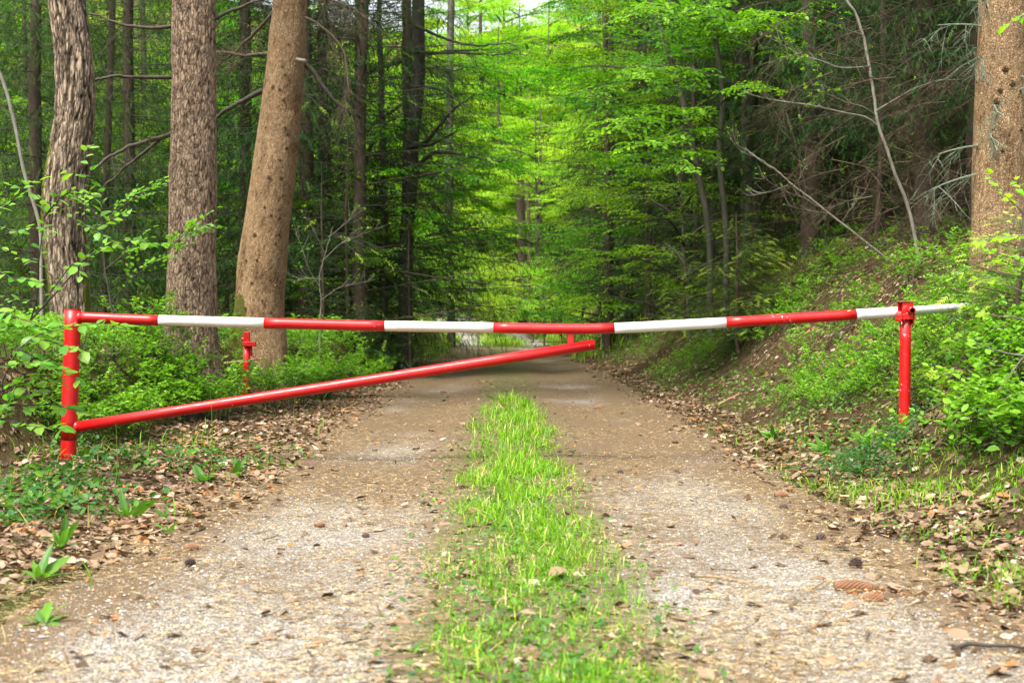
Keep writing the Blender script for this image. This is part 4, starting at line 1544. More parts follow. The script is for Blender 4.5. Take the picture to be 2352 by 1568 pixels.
px_branch(pine, [(398, 178), (350, 180), (300, 183), (255, 180), (205, 187)], T2Y, .022, .012, 1, 14, .5, dy=-.3)
px_branch(pine, [(392, 308), (370, 314), (330, 322), (290, 338), (245, 368), (205, 400)], T2Y, .026, .012, 2, 14, .45, dy=-.6)
px_branch(pine, [(392, 308), (365, 318), (335, 345), (290, 385), (240, 430), (205, 460)], T2Y, .020, .008, 3, 12, .35, dy=.4)
px_branch(pine, [(490, 45), (520, 32), (560, 18), (620, -10)], T2Y, .022, .012, 4, 12, .4)
px_branch(pine, [(400, 60), (360, 68), (300, 66), (240, 50), (190, 30)], T2Y + .2, .022, .008, 5, 16, .5)
px_branch(lean, [(606, 207), (580, 217), (545, 238), (515, 258), (494, 272)], T3Y, .032, .02, 6, 6, .3, dy=.3)
px_branch(lean, [(626, 124), (590, 128), (550, 130), (505, 122), (470, 110)], T3Y, .026, .01, 7, 26, .55, 'twig', dy=.2, down=.2)
px_branch(lean, [(633, 22), (605, 55), (580, 85), (545, 118), (500, 150)], T3Y, .022, .01, 8, 22, .5, 'twig', dy=.3)
px_branch(lean, [(690, 138), (714, 160), (738, 200), (770, 240), (810, 260)], T3Y, .034, .014, 9, 18, .5)
px_branch(lean, [(700, 40), (730, 55), (765, 85), (790, 120), (800, 190), (795, 260)], T3Y - .5, .016, .004, 10, 60, .45, 'twig', down=.9, dy=-.6, tr=.0022)
px_branch(lean, [(696, -20), (740, -5), (790, 5), (840, 40)], T3Y - .4, .016, .005, 11, 70, .5, 'twig', down=.8, dy=-.5, tr=.0022)
# the sawn-off stub
g = G()
add_pipe(g, at(682, 137, T3Y - .18), at(703, 140, T3Y - .42), .022, 14, 2, .017)
part(lean, 'branch_stub', g, M['twig_grey'])
for args in ((oak, C1, 21, 5.2, 1.0, 9, [M['beech'], M['dark_bark']], True), (pine, C2, 22, 3.0, 1.2, 13, [M['needle'], M['branch']]), (lean, C3, 23, 3.2, 1.6, 13, [M['needle'], M['branch']]), (bigr, C4, 24, 3.4, 1.0, 14, [M['needle'], M['branch']])):
    high_crown(*args)

# ------------------------------------------------------------------ background and middle-distance trees
def put(tree, px, Y, label, group=None, cat="tree", **kw):
    p = at(px, 700, Y)
    return plant(tree, p[0], Y, label, group, cat, **kw)
MARKS = [(40, 'at the left picture edge'), (112, 'left of the curved trunk'), (214, 'behind the curved trunk'), (390, 'between the curved and middle trunks'), (496, 'behind the middle trunk'), (600, 'between the middle and leaning trunks'), (700, 'behind the leaning trunk'), (790, 'just right of the leaning trunk'),
         (870, 'in the gloom left of the crooked beech'), (945, 'behind the crooked dark beech'), (1010, 'right of the crooked dark beech'), (1080, 'left of the far bend'), (1180, 'above the far track'), (1270, 'right of the far bend'), (1345, 'above the end of the brace'), (1430, 'above the third white band'), (1520, 'left of the slender leaning beech'),
         (1600, 'behind the slender leaning beech'), (1700, 'between the two slender beeches'), (1790, 'behind the thick dark trunk'), (1900, 'right of the thick dark trunk'), (2020, 'left of the pale sapling'), (2110, 'behind the pale sapling'), (2240, 'between the pale sapling and the right-edge trunk'), (9999, 'behind the right-edge trunk')]
def lab(kind, px, Y):
    where = next(w for lim, w in MARKS if px < lim)
    row = next(w for lim, w in ((21.5, 'first row'), (25, 'second row'), (29, 'third row'), (35, 'fourth row'), (43, 'fifth row'), (52, 'sixth row'), (62, 'seventh row'), (75, 'eighth row'), (999, 'last row')) if Y < lim)
    return kind + ' ' + where + ', ' + row + ' back'
LEFT_G, RIGHT_G = 'spruces in the stand left of the track', 'spruces in the dark thicket right of the track'
BL_G, BR_G = 'beeches arching over the track from the left', 'beeches arching over the track from the right'
# left stand
put(TALL, 930, 26, 'dark drooping spruce right of the leaning trunk, its boughs hanging low', sc=.95, rz=1.0)
put(YOUNG, 830, 22.5, 'dense dark spruce branched to the ground left of the crooked beech', sc=1.75, rz=4.0)
put(YOUNG, 880, 29, 'dark dense spruce left of the track behind the crooked beech', sc=1.5, rz=1.)
put(YOUNG, 1400, 34, 'dark dense spruce right of the far track, above the end of the brace', sc=1.25, rz=2.6)
put(YOUNG, 1490, 29, 'dark broad spruce right of the track below the leaf sprays', sc=1.35, rz=.3)
put(YOUNG, 735, 25, 'dense dark spruce filling the gap right of the leaning trunk', sc=1.9, rz=2.0)
put(TALL, 700, 23, 'dense dark spruce just behind the leaning trunk', sc=1., rz=2.2)
put(TALL, 560, 26, 'spruce seen between the middle trunk and the leaning trunk', sc=1.0, rz=.4)
put(TALL, 300, 23, 'spruce seen between the curved trunk and the middle trunk', sc=.85, rz=3)
put(TALL, 90, 20, 'brown-trunked spruce behind the curved furrowed trunk', sc=.8, rz=5)
for k, (px, Y) in enumerate([(-60, 27), (190, 31), (420, 35), (660, 31), (60, 42), (330, 44), (560, 45)]):
    put(TALL, px, Y, lab('dark spruce', px, Y), LEFT_G, sc=random.uniform(.85, 1.05))
for k, (px, Y, s_) in enumerate([(800, 21.5, .5), (880, 24, .6), (740, 21, .42), (760, 25, .72), (840, 28, .7), (720, 28, .7), (860, 32, .7), (700, 24, .5), (880, 36, .7)]):
    put(YOUNG, px, Y, lab('low young dark spruce', px, Y), 'young spruces at the left verge', 'tree', sc=s_)
LIT_G = 'sunny broadleaf trees behind the left stand'
for k, (px, Y) in enumerate([(-250, 45), (-60, 50), (130, 54), (300, 60), (470, 56), (620, 84), (-120, 64), (60, 70), (250, 84), (420, 82), (560, 86), (720, 82), (20, 56), (200, 46)]):
    put(BEECH_L if k % 3 else BEECH_A, px, Y, lab('glowing green tree', px, Y), LIT_G, sc=random.uniform(1., 1.35))
put(YOUNG, 940, 22.6, 'low dark spruce hiding the foot of the crooked dark beech', sc=.42, rz=1.2)
# beeches over the track
for k, (px, Y, s_) in enumerate([(820, 33, 1.), (790, 43, 1.)]):
    put(BEECH_L if Y > 33 else BEECH_B if k % 2 else BEECH_A, px, Y, lab('light green beech', px, Y), BL_G, sc=s_)
for k, (px, Y, s_) in enumerate([(1720, 24, .85), (1640, 29, .9), (1580, 35, 1.), (1500, 42, 1.), (1540, 43, 1.1)]):
    put(BEECH_L if Y > 38 else BEECH_B if k % 2 else BEECH_A, px, Y, lab('leafy beech', px, Y), BR_G, sc=s_)
# far end
FAR_G = 'trees closing the view at the far bend'
for k, (px, Y, s_, tr) in enumerate([(1235, 74, .8, LIGHTSP), (1095, 80, .8, BEECH_L), (1185, 78, .75, BEECH_L), (1110, 92, 1.6, LIGHTSP), (1150, 84, 1.1, LIGHTSP), (1060, 96, 1.7, BEECH_L), (1010, 80, 1.3, BEECH_L), (920, 76, 1.3, BEECH_L), (1290, 80, 1.3, BEECH_L), (1350, 78, 1.3, BEECH_L), (1010, 90, 1.7, BEECH_L), (1200, 90, 1.7, BEECH_L), (1260, 86, 1.6, BEECH_L), (950, 80, 1.5, BEECH_L), (1160, 104, 2.0, BEECH_L), (1080, 110, 2., BEECH_L), (1330, 92, 1.8, BEECH_L), (890, 92, 1.7, BEECH_L)]):
    put(tr, px, Y, lab('pale spruce' if tr is LIGHTSP else 'sunlit tree', px, Y), FAR_G + (' (spruces)' if tr is LIGHTSP else ''), sc=s_)
for k, (px, Y, s_) in enumerate([(1225, 52, .9), (1250, 47, .8), (1290, 44, .8), (1205, 62, 1.0), (1240, 58, 1.)]):
    put(BUSH_L, px, Y, lab('bright beech bush', px, Y), 'bright bushes at the far right edge', 'bush', sc=s_)
for k, (px, Y, s_) in enumerate([(1075, 62, .9), (1030, 64, .9), (1050, 70, 1.)]):
    put(BUSH_L, px, Y, lab('pale green bush', px, Y), 'pale bushes at the far left edge', 'bush', sc=s_)
put(YOUNG, 1135, 74, 'rounded light spruce standing in the middle of the far view', sc=.7)
# right thicket
for k, (px, Y, s_) in enumerate([(1860, 20.5, 1.), (2120, 17.5, .95), (2250, 16, .9), (2400, 15, .9), (1660, 27, 1.), (1800, 26, 1.), (1950, 24, 1.), (2200, 21, 1.), (2260, 24, 1.), (2420, 20, 1.), (1550, 31, 1.), (1700, 34, 1.1), (1900, 33, 1.1), (2080, 31, 1.1), (2250, 30, 1.1), (1400, 33, 1.), (1470, 40, 1.1), (1600, 42, 1.2), (1800, 43, 1.2), (2000, 42, 1.2), (2200, 40, 1.2)]):
    put(THICK, px, Y, lab('shaded spruce', px, Y), RIGHT_G if Y < 24 else 'spruces deep in the right thicket', sc=s_)
for k, (px, Y, s_) in enumerate([(1570, 24.5, .6), (1500, 28, .6), (1450, 33, .6), (1420, 38, .6), (1400, 43, .7), (1470, 38, .75)]):
    put(YOUNG, px, Y, lab('young spruce on the bank', px, Y), 'young spruces on the right bank', 'tree', sc=s_)
for k, (px, Y) in enumerate([(1585, 22.5), (1440, 31), (1385, 36), (1340, 44)]):
    put(BUSH, px, Y, lab('low beech bush', px, Y), 'beech bushes on the right bank', 'bush', sc=.8)
for k, (px, Y) in enumerate([(760, 23.5), (880, 33), (925, 40)]):
    put(BUSH, px, Y, lab('low beech bush', px, Y), 'beech bushes on the left verge', 'bush', sc=.75)

for k, (px, Y, s_) in enumerate([(1600, 25.5, 1.0), (1730, 24, 1.2), (1850, 23.5, 1.3), (1990, 21.5, 1.3), (2090, 20, 1.2), (2230, 19, 1.2), (1590, 30, 1.2), (1690, 27.5, 1.1), (1800, 30, 1.2), (1920, 27, 1.15), (2040, 27, 1.2), (2160, 25.5, 1.15), (2290, 25, 1.2), (1640, 36, 1.4), (1760, 38, 1.4), (1880, 37, 1.4), (2020, 36, 1.4), (2160, 35, 1.4), (2310, 34, 1.4), (1560, 42, 1.4), (1500, 47, 1.4)]):
    put(YOUNG, px, Y, lab('bushy spruce', px, Y), 'bushy young spruces filling the right thicket', sc=s_)
for k, (px, Y, s_) in enumerate([(20, 30, 1.), (150, 34, 1.2), (260, 29, 1.), (370, 36, 1.2), (520, 31, 1.1), (620, 37, 1.3), (460, 40, 1.4), (100, 40, 1.4), (300, 43, 1.5), (720, 36, 1.2)]):
    put(BUSH_L if k % 2 else BEECH_L, px, Y, lab('light leafy undergrowth tree', px, Y), 'light undergrowth behind the big left trunks', sc=s_ * (1.2 if k % 2 else .5))
# far wooded hillside as one mass
def distant():
    g = G()
    rs = np.random.default_rng(5)
    cl = []
    for k in range(90):
        y = rs.uniform(88, 135)
        x = rs.uniform(-.52, .52) * y
        cl.append((x, y, H(x, y), rs.uniform(8, 16), rs.uniform(2.2, 3.8), rs.random()))
    for k in range(30):
        y = rs.uniform(40, 95)
        x = -.5 * y + rs.uniform(-9, 2) if rs.random() < .6 else .5 * y + rs.uniform(-2, 10)
        cl.append((x, y, H(x, y), rs.uniform(8, 13), rs.uniform(2.2, 3.4), rs.random()))
    for (x, y, z, h, r_, q) in cl:
        n = 950
        d = unit(rs.normal(0, 1, (n, 3))) * (rs.random((n, 1)) ** .4)
        c = np.array([x, y, z + h * .52])
        P = c + d * [r_, r_, h * .5]
        P = P + .9 * (np.stack([fbm(P * .5 + s, 2, s) for s in range(3)], -1) - .5)
        V, F = scatter(KITE[0], KITE[1], P, unit(rs.normal(0, 1, (n, 3)) * [1, 1, .4]), unit(rs.normal(0, .5, (n, 3)) + [0, 0, 1]), rs.uniform(.25, .5, n))
        g.add(V, F, np.repeat(np.clip(q * .6 + rs.normal(.2, .18, n), 0, 1), 4), 0, 0)
        v, f = tubes(np.array([[x, y, z - 1], [x + .2, y, z + h * .4], [x, y, z + h * .8]]), [.25, .2, .08], 5)
        g.add(v, f, .5, 0, 1)
    return g
o = link('distant_woods', distant().mesh('distant_woods', [M['beech_sunlit_tint'], M['dark_bark']]))
tag(o, 'far sunlit wooded hillside behind the trees', 'woods', kind='stuff')

# ------------------------------------------------------------------ slender trunks and saplings drawn where they stand
def slim(name, label, pts, Y, w0, w1, mat, seed=0, cat='tree', up=3., dy=0., group=None, sides=10):
    P0 = [at(a, b_, Y + dy * k / (len(pts) - 1)) for k, (a, b_) in enumerate(pts)]
    gz = H(P0[0][0], P0[0][1])
    if P0[0][2] > gz:
        P0.insert(0, np.array([P0[0][0], P0[0][1], gz - .05]))
    if up:
        d = unit(P0[-1] - P0[-2])
        P0.append(P0[-1] + d * up)
    n = 10 * len(P0)
    P, r_ = branch_line(np.array(P0), w0, w1, n, .004, seed)
    root = thing(name, label, cat, (float(P[0, 0]), float(P[0, 1]), gz), 0, group)
    v, f = tubes(P, r_, sides)
    part(root, 'trunk', G().add(v, f), M[mat], True)
    return root, P

def leafy(root, starts, lib, Y, rs, mats, tmpl=HEX, wood_r=.003, tsh=0., name='foliage', extra_thin=1.):
    """starts: list of (pixel path, depth path, spray count, scale); sprays along the outer part of each branch"""
    g = G()
    items = []
    for (pts, ys_, ns, sc) in starts:
        P0 = np.array([at(a, b_, yy_) for (a, b_), yy_ in zip(pts, np.linspace(ys_[0], ys_[1], len(pts)))])
        P = smooth_path(P0, 14)
        v, f = tubes(P, np.linspace(.011, .003, 14) * extra_thin, 5)
        g.add(v, f, .5, 0, 1)
        for k in range(ns):
            t = .2 + .8 * (k + rs.random() * .6) / ns
            i = min(12, int(t * 13))
            T = unit(P[i + 1] - P[i])
            sd_ = 1 if k % 2 else -1
            d = unit(T + np.array([-T[1], T[0], 0]) * sd_ * rs.uniform(.25, 1.1) + [0, 0, rs.normal(-.05, .1)])
            items.append((P[i] + rs.normal(0, .02, 3), d, sc * rs.uniform(.7, 1.15) * (1.15 - .45 * t)))
    put_sprays(g, lib, items, rs, tmpl, 0, 1, wood_r, tsh)
    part(root, name, g, mats)

rs0 = np.random.default_rng(77)
HEXSPR = [beech_spray(np.random.default_rng(s + 50), .75, .078, .9) for s in range(6)]
def gY(px, py, lo=8., hi=30.):
    return float(np.clip(ground_at(px, py)[1], lo, hi))
# slender leaning beeches right of centre
A_, PA = slim('young_beech', 'slender grey beech leaning left, in front of the right thicket', [(1632, 566), (1622, 480), (1605, 400), (1580, 290), (1555, 180), (1520, 80), (1488, -10)], 20.8, .052, .034, 'beech_bark', 1, up=2.5)
leafy(A_, [([(1560, 190), (1480, 180), (1400, 190), (1320, 215)], (20.8, 16.5), 19, 1.15), ([(1540, 120), (1450, 80), (1370, 70), (1290, 90)], (20.8, 18), 19, 1.15), ([(1520, 80), (1600, 40), (1680, 40), (1750, 60)], (20.8, 17), 14, 1.03), ([(1580, 290), (1500, 250), (1440, 240), (1390, 260)], (20.8, 17), 16, 1.03),
            ([(1500, 20), (1420, -20), (1340, -10), (1270, 20)], (20.8, 18), 19, 1.15), ([(1600, 380), (1540, 350), (1480, 345), (1420, 360)], (20.8, 17), 12, 0.92)], HEXSPR, 15, rs0, [M['beech'], M['dark_bark']])
B_, PB = slim('young_beech', 'slender upright beech with bright leaf sprays over the white barrier band', [(1668, 528), (1660, 440), (1650, 350), (1661, 250), (1652, 150), (1635, 50), (1628, -10)], 20.3, .048, .032, 'beech_bark', 2, up=2.5)
leafy(B_, [([(1655, 300), (1600, 262), (1530, 252), (1450, 275), (1400, 300)], (20.3, 15), 22, 0.98), ([(1655, 320), (1600, 300), (1560, 300), (1500, 325), (1450, 335)], (20.3, 15), 19, 0.92), ([(1650, 200), (1570, 160), (1500, 150), (1440, 175)], (20.3, 15), 17, 0.98), ([(1650, 340), (1610, 345), (1570, 350), (1530, 385)], (20.3, 15.5), 12, 0.80),
            ([(1640, 60), (1560, 20), (1490, 10), (1430, 40)], (20.3, 15), 17, 1.03), ([(1640, 90), (1690, 60), (1750, 30), (1790, 30)], (20.3, 15.5), 12, 0.92), ([(1655, 240), (1690, 200), (1725, 190), (1760, 210)], (20.3, 16), 9, 0.80)], HEXSPR, 14, rs0, [M['beech'], M['dark_bark']], tsh=.15)
D_, _ = slim('beech_tree', 'thick dark trunk between slender beech and dead spruce twigs', [(1742, 520), (1735, 450), (1725, 300), (1712, 180), (1704, 60), (1698, -10)], 24.0, .11, .09, 'dark_bark', 3, up=6)
leafy(D_, [([(1712, 120), (1650, 90), (1590, 100), (1530, 130)], (24, 21), 19, 1.26), ([(1710, 80), (1780, 50), (1840, 60), (1900, 90)], (24, 21), 16, 1.15), ([(1705, 40), (1640, -10), (1560, -20), (1480, 0)], (24, 22), 19, 1.26)], HEXSPR, 17, rs0, [M['beech'], M['dark_bark']], tsh=-.25)
leafy(D_, [([(1705, 20), (1640, 60), (1560, 60), (1470, 90)], (24, 17), 18, 1.1), ([(1705, 10), (1660, -20), (1590, 10), (1500, 40)], (24, 16), 18, 1.1), ([(1700, 0), (1620, 100), (1520, 130), (1420, 130)], (24, 18), 18, 1.1), ([(1708, 60), (1640, 180), (1560, 200), (1480, 200)], (24, 18), 16, 1.), ([(1708, 90), (1760, 110), (1800, 120), (1850, 150)], (24, 18), 10, .9)], HEXSPR, 24, rs0, [M['beech'], M['dark_bark']], tsh=.1)
E_, _ = slim('spruce_tree', 'thin reddish trunk standing behind the pale sapling', [(2014, 545), (2020, 440), (2027, 300), (2028, 150), (2030, -10)], gY(2014, 548, 14, 22), .040, .034, 'spruce_bark', 4, up=5)
F_, _ = slim('spruce_tree', 'thin reddish pole trunk beyond the beech leaves right of centre', [(1398, 640), (1396, 480), (1394, 340), (1392, 200), (1390, 60)], 31.0, .065, .05, 'spruce_bark', 5, up=6)
K_, _ = slim('beech_tree', 'brown trunk lit on one side, standing left of the far bend', [(1037, 742), (1034, 680), (1030, 600), (1031, 540), (1032, 440)], 44.0, .13, .11, 'beech_bark', 6, up=6)
leafy(K_, [([(1031, 560), (1010, 555), (985, 560), (960, 575)], (44, 43), 9, 2.0), ([(1031, 520), (1060, 500), (1090, 495), (1120, 505)], (44, 43), 9, 2.0), ([(1032, 480), (1000, 460), (970, 455), (940, 470)], (44, 43), 9, 2.), ([(1033, 600), (1020, 612), (1000, 618), (975, 625)], (44, 42), 8, 1.6)], HEXSPR, 44, rs0, [M['beech_sunlit_tint'], M['dark_bark']], tmpl=KITE)
for (px, w_, Y, lab) in ((1199, .21, 62, 'thick brown trunk standing right of the far bend'), (1216, .10, 66, 'thinner reddish trunk next to the thick trunk at the far bend')):
    slim('spruce_tree', lab, [(px + 2, 700), (px, 640), (px - 1, 560), (px - 2, 520)], Y, w_, w_ * .85, 'spruce_bark', 7, up=2)
    if w_ > .15:
        put(BEECH_L, 1235, 59, 'bright leafy beech hiding the top of the thick far trunk', sc=.9, z=H(at(1235, 700, 59)[0], 59) + 1.2)
# dark arching beech, limbs
J_, _ = slim('beech_tree', 'crooked dark beech left of the track, its black limbs arching right', [(930, 560), (935, 480), (945, 400), (940, 340), (950, 260), (958, 180), (955, 80), (955, -10)], 24.0, .125, .09, 'dark_bark', 8, up=5)
for k, pts in enumerate([[(945, 400), (965, 395), (990, 400), (1015, 395)], [(938, 340), (975, 330), (1010, 290), (1040, 250), (1070, 232), (1090, 215)], [(950, 330), (985, 335), (1020, 315), (1050, 300)], [(948, 390), (1000, 345), (1060, 352), (1110, 365), (1170, 368)],
                         [(955, 120), (1010, 122), (1070, 122), (1130, 125), (1190, 112)], [(955, 60), (1000, 80), (1060, 108), (1120, 108), (1185, 105)], [(950, 200), (990, 200), (1030, 215), (1080, 250)]]):
    px_branch(J_, pts, 23.8, .042 if k < 4 else .03, .008, 30 + k, 10, .6, 'dark_bark', dy=-1.0, second=2, tr=.005, wob=.012)
leafy(J_, [([(1000, 300), (1060, 290), (1120, 300), (1180, 320)], (24, 23), 12, 1.3), ([(1010, 350), (1070, 352), (1130, 362), (1190, 372)], (24, 23), 14, 1.3), ([(1000, 230), (1070, 215), (1140, 220), (1200, 240)], (24, 24), 12, 1.3), ([(960, 330), (1000, 380), (1050, 400), (1110, 410)], (24, 23), 12, 1.2), ([(930, 430), (900, 400), (860, 400)], (23.6, 22.5), 9, 1.2), ([(930, 500), (960, 480), (985, 500)], (23.6, 22.8), 9, 1.2), ([(945, 330), (900, 300), (870, 310)], (23.6, 22.8), 8, 1.2), ([(960, 450), (1010, 440), (1060, 450), (1110, 465)], (24, 24), 12, 1.2), ([(960, 160), (1040, 150), (1120, 160), (1200, 180)], (24, 24), 12, 1.3)], HEXSPR, 24, rs0, [M['beech'], M['dark_bark']], tmpl=KITE)

# pale sapling leaning left on the right bank
WY = gY(2112, 608, 11, 17)
W_, PW = slim('oak_sapling', 'pale thin sapling leaning left with sparse fresh leaves above the bank', [(2112, 608), (2095, 510), (2078, 450), (2060, 410), (2040, 350), (2015, 285), (2008, 220), (1998, 150), (1985, 80), (1972, 30), (1945, -5)], WY, .020, .011, 'twig_grey', 9, 'sapling', up=1.)
def sap_branch(pts, Y0, Y1, r0, nsub, seed, lf=26, lsz=.045, mat='twig_grey'):
    rs = np.random.default_rng(seed)
    P0 = np.array([at(a, b_, y_) for (a, b_), y_ in zip(pts, np.linspace(Y0, Y1, len(pts)))])
    P, r_ = branch_line(P0, r0, r0 * .25, 18, .003, seed)
    g = G()
    v, f = tubes(P, r_, 6)
    g.add(v, f, .5, 0, 1)
    ends = [P[-1]]
    q = rs.uniform(.35, 1, nsub)
    i = (q * 16).astype(int)
    O = P[i]
    T = unit(P[i + 1] - P[i])
    D = unit(T + rs.normal(0, .5, (nsub, 3)) + [0, 0, .35])
    tt = np.linspace(0, 1, 5)
    ll = rs.uniform(.08, .22, nsub)
    Q = O[:, None] + D[:, None] * (ll[:, None] * tt)[..., None] + np.array([0, 0, .25]) * (ll[:, None] * tt ** 2)[..., None]
    v, f = tubes(Q, .0022 * (1 - .5 * tt)[None] * np.ones((nsub, 1)), 4)
    g.add(v, f, .5, 0, 1)
    E = np.concatenate([Q[:, -1], P[-1:]])
    E = E[rs.integers(0, len(E), lf // 3)]
    E = np.repeat(E, 3, 0)
    n = len(E)
    X = unit(rs.normal(0, 1, (n, 3)) * [1, 1, .5] + [0, 0, .35])
    tv, tf = leaf_template(3, .5, .2, .2)
    v, f = scatter(tv, tf, E, X, unit(rs.normal(0, .5, (n, 3)) + [0, 0, 1]), lsz * rs.uniform(.6, 1.2, n))
    g.add(v, f, np.repeat(rs.uniform(.3, 1, n), len(tv)), 0, 0)
    return g
for k, (pts, r0, nsub, lf) in enumerate([([(2016, 290), (1995, 268), (1950, 262), (1900, 250), (1850, 240), (1780, 232), (1720, 215), (1690, 205)], .011, 22, 130), ([(2000, 152), (1960, 156), (1925, 157), (1885, 140), (1840, 128), (1790, 100), (1765, 85)], .009, 18, 110), ([(2008, 262), (1985, 245), (1945, 235), (1900, 215), (1860, 190)], .006, 10, 40), ([(2012, 255), (2040, 238), (2090, 210), (2150, 185), (2210, 182)], .008, 6, 0),
                                             ([(1985, 80), (1950, 70), (1910, 55), (1880, 50)], .004, 5, 10), ([(1992, 120), (1965, 100), (1945, 75), (1935, 55)], .003, 4, 10)]):
    g = sap_branch(pts, WY, WY - .3, r0, nsub, 40 + k, max(lf, 3))
    part(W_, 'branch', g, [M['beech'], M['twig_grey']], False)
# low leaning twig
VY = gY(2040, 597, 10, 17)
V_, PV = slim('leaning_shrub', 'thin grey-violet leaning stem with tiny leaves below the pale sapling', [(2040, 595), (1990, 560), (1900, 490), (1830, 440), (1760, 375), (1710, 340)], VY, .014, .006, 'twig_grey', 10, 'shrub', up=0, dy=.2)
for k, (pts, lf) in enumerate([([(1880, 475), (1850, 455), (1800, 440), (1770, 420), (1740, 400)], 20), ([(1850, 455), (1830, 420), (1845, 390), (1850, 365)], 20), ([(1770, 385), (1720, 350), (1690, 330), (1680, 300)], 30), ([(1810, 425), (1770, 440), (1720, 450), (1690, 430)], 16), ([(1740, 362), (1700, 345), (1680, 320)], 16), ([(1930, 515), (1960, 470), (1990, 440)], 8), ([(1900, 490), (1840, 480), (1800, 470)], 12)]):
    part(V_, 'branch', sap_branch(pts, VY + .1, VY, .004, 8, 60 + k, lf, .028), [M['beech'], M['twig_grey']], False)
# pale leaning stem at far left
slim('birch_tree', 'pale thin leaning stem left of the curved trunk', [(95, 520), (70, 440), (55, 400), (38, 300), (12, 200), (-20, 120)], 17.0, .024, .02, 'twig_grey', 12, up=2)
slim('spruce_tree', 'slim brown pole between the curved trunk and the middle trunk', [(238, 720), (241, 500), (248, 300), (255, 100), (258, -10)], 21.0, .055, .045, 'spruce_bark', 13, up=5)
X_, _ = slim('hazel_shrub', 'dark thin forked shrub stem behind the barrier, left of the middle trunk', [(262, 800), (258, 715), (240, 620), (232, 500), (240, 420)], 12.4, .012, .004, 'dark_bark', 14, 'shrub', up=0)
leafy(X_, [([(258, 690), (300, 640), (360, 600), (400, 560), (440, 520)], (12.4, 12.2), 12, .5), ([(240, 620), (290, 580), (360, 560)], (12.4, 12.4), 9, .45), ([(236, 520), (270, 480), (320, 450), (350, 430)], (12.4, 12.5), 9, .45), ([(232, 500), (200, 470), (170, 460)], (12.4, 12.4), 6, .45), ([(400, 560), (440, 520), (475, 515)], (12.2, 12.1), 5, .4)],
      [beech_spray(np.random.default_rng(s + 90), .9, .07, .33) for s in range(4)], 12, rs0, [M['hornbeam'], M['dark_bark']], wood_r=.0018, extra_thin=.5)

# bare pale shrub under the dark spruces
Y_, _ = slim('bare_shrub', 'pale branching shrub with few leaves before the dark spruces left of the track', [(735, 745), (737, 690), (728, 640), (745, 580), (765, 520)], 17.5, .010, .004, 'twig_grey', 15, 'shrub', up=0)
for k, (pts, lf) in enumerate([([(735, 660), (710, 620), (690, 560), (670, 520)], 30), ([(740, 600), (780, 560), (830, 540), (880, 520)], 40), ([(745, 580), (720, 530), (700, 500)], 26), ([(755, 545), (800, 510), (840, 480)], 30), ([(736, 690), (780, 660), (830, 650), (870, 640)], 30), ([(737, 640), (700, 640), (670, 650)], 20)]):
    part(Y_, 'branch', sap_branch(pts, 17.5, 17.3, .005, 12, 80 + k, lf, .035), [M['beech'], M['twig_grey']], False)

# brown dead-twig tangle right: extra dead branches on the thin reddish trunk
g = G()
rsd = np.random.default_rng(99)
for k in range(46):
    a0 = np.array([rsd.uniform(1830, 2240), rsd.uniform(-10, 520)])
    ln = rsd.uniform(60, 200)
    an = rsd.uniform(-.3, .75) + (math.pi if rsd.random() < .5 else 0)
    Yd = rsd.uniform(12.8, 16)
    pts = [a0 + np.array([math.cos(an), abs(math.sin(an)) * .7]) * ln * s_ + [0, 40 * s_ * s_] for s_ in (0, .33, .66, 1)]
    P0 = np.array([at(p_[0], p_[1], Yd + .1 * j) for j, p_ in enumerate(pts)])
    if P0[:, 2].min() < H(P0[-1, 0], P0[-1, 1]) + .1:
        continue
    P, r_ = branch_line(P0, .007, .002, 12, .006, k)
    v, f = tubes(P, r_, 4)
    g.add(v, f)
    for q in twigs_on(g, P, 22, .38, rsd, .0024, .35, .8, 6, curl=.4):
        twigs_on(g, q, 2, .15, rsd, .0015, .3, 1., 4)
part(E_, 'dead_branches', g, M['twig'], False)

# ------------------------------------------------------------------ small spruce with bright tips on the bank
def small_spruce(label, px, Y, Ht, Rm, seed, tipb=.6, zoff=0., rz=0., name='spruce_seedling', gap=.16, h0=.15):
    p = at(px, 700, Y)
    gt, P, r_ = plain_trunk(Ht, .018, seed, 0, 8)
    gc = spruce_crown(seed, Ht, h0, Rm, gap, 6, .3, .065, True, tipb, .16, .16, shoot=.10, uniq=12)
    z = H(p[0], Y) + zoff
    t = thing(name, label, 'tree', (p[0], Y, z), rz)
    link('trunk', gt.mesh('seedling_trunk', M['twig'], True), t)
    link('crown', gc.mesh('seedling_crown', [M['needle_tip'], M['twig']]), t)
    return t
M['needle_tip'] = leaf_mat('seedling_needle', [(0, (.03, .07, .022)), (.6, (.055, .12, .03)), (.8, (.09, .16, .03)), (1, (.34, .46, .06))], .25, rough=.5)
small_spruce('small spruce with bright yellow-green tips standing alone on the right bank', 1697, 17.8, 1.75, 1.3, 5)
small_spruce('young spruce with fresh light tips before the right-edge trunk', 2330, 9.3, 1.45, .62, 6, .75, -.35, gap=.2)
small_spruce('tiny spruce seedling low on the bank above the second white band', 1630, gY(1640, 760, 12, 22), .55, .5, 8, .5)

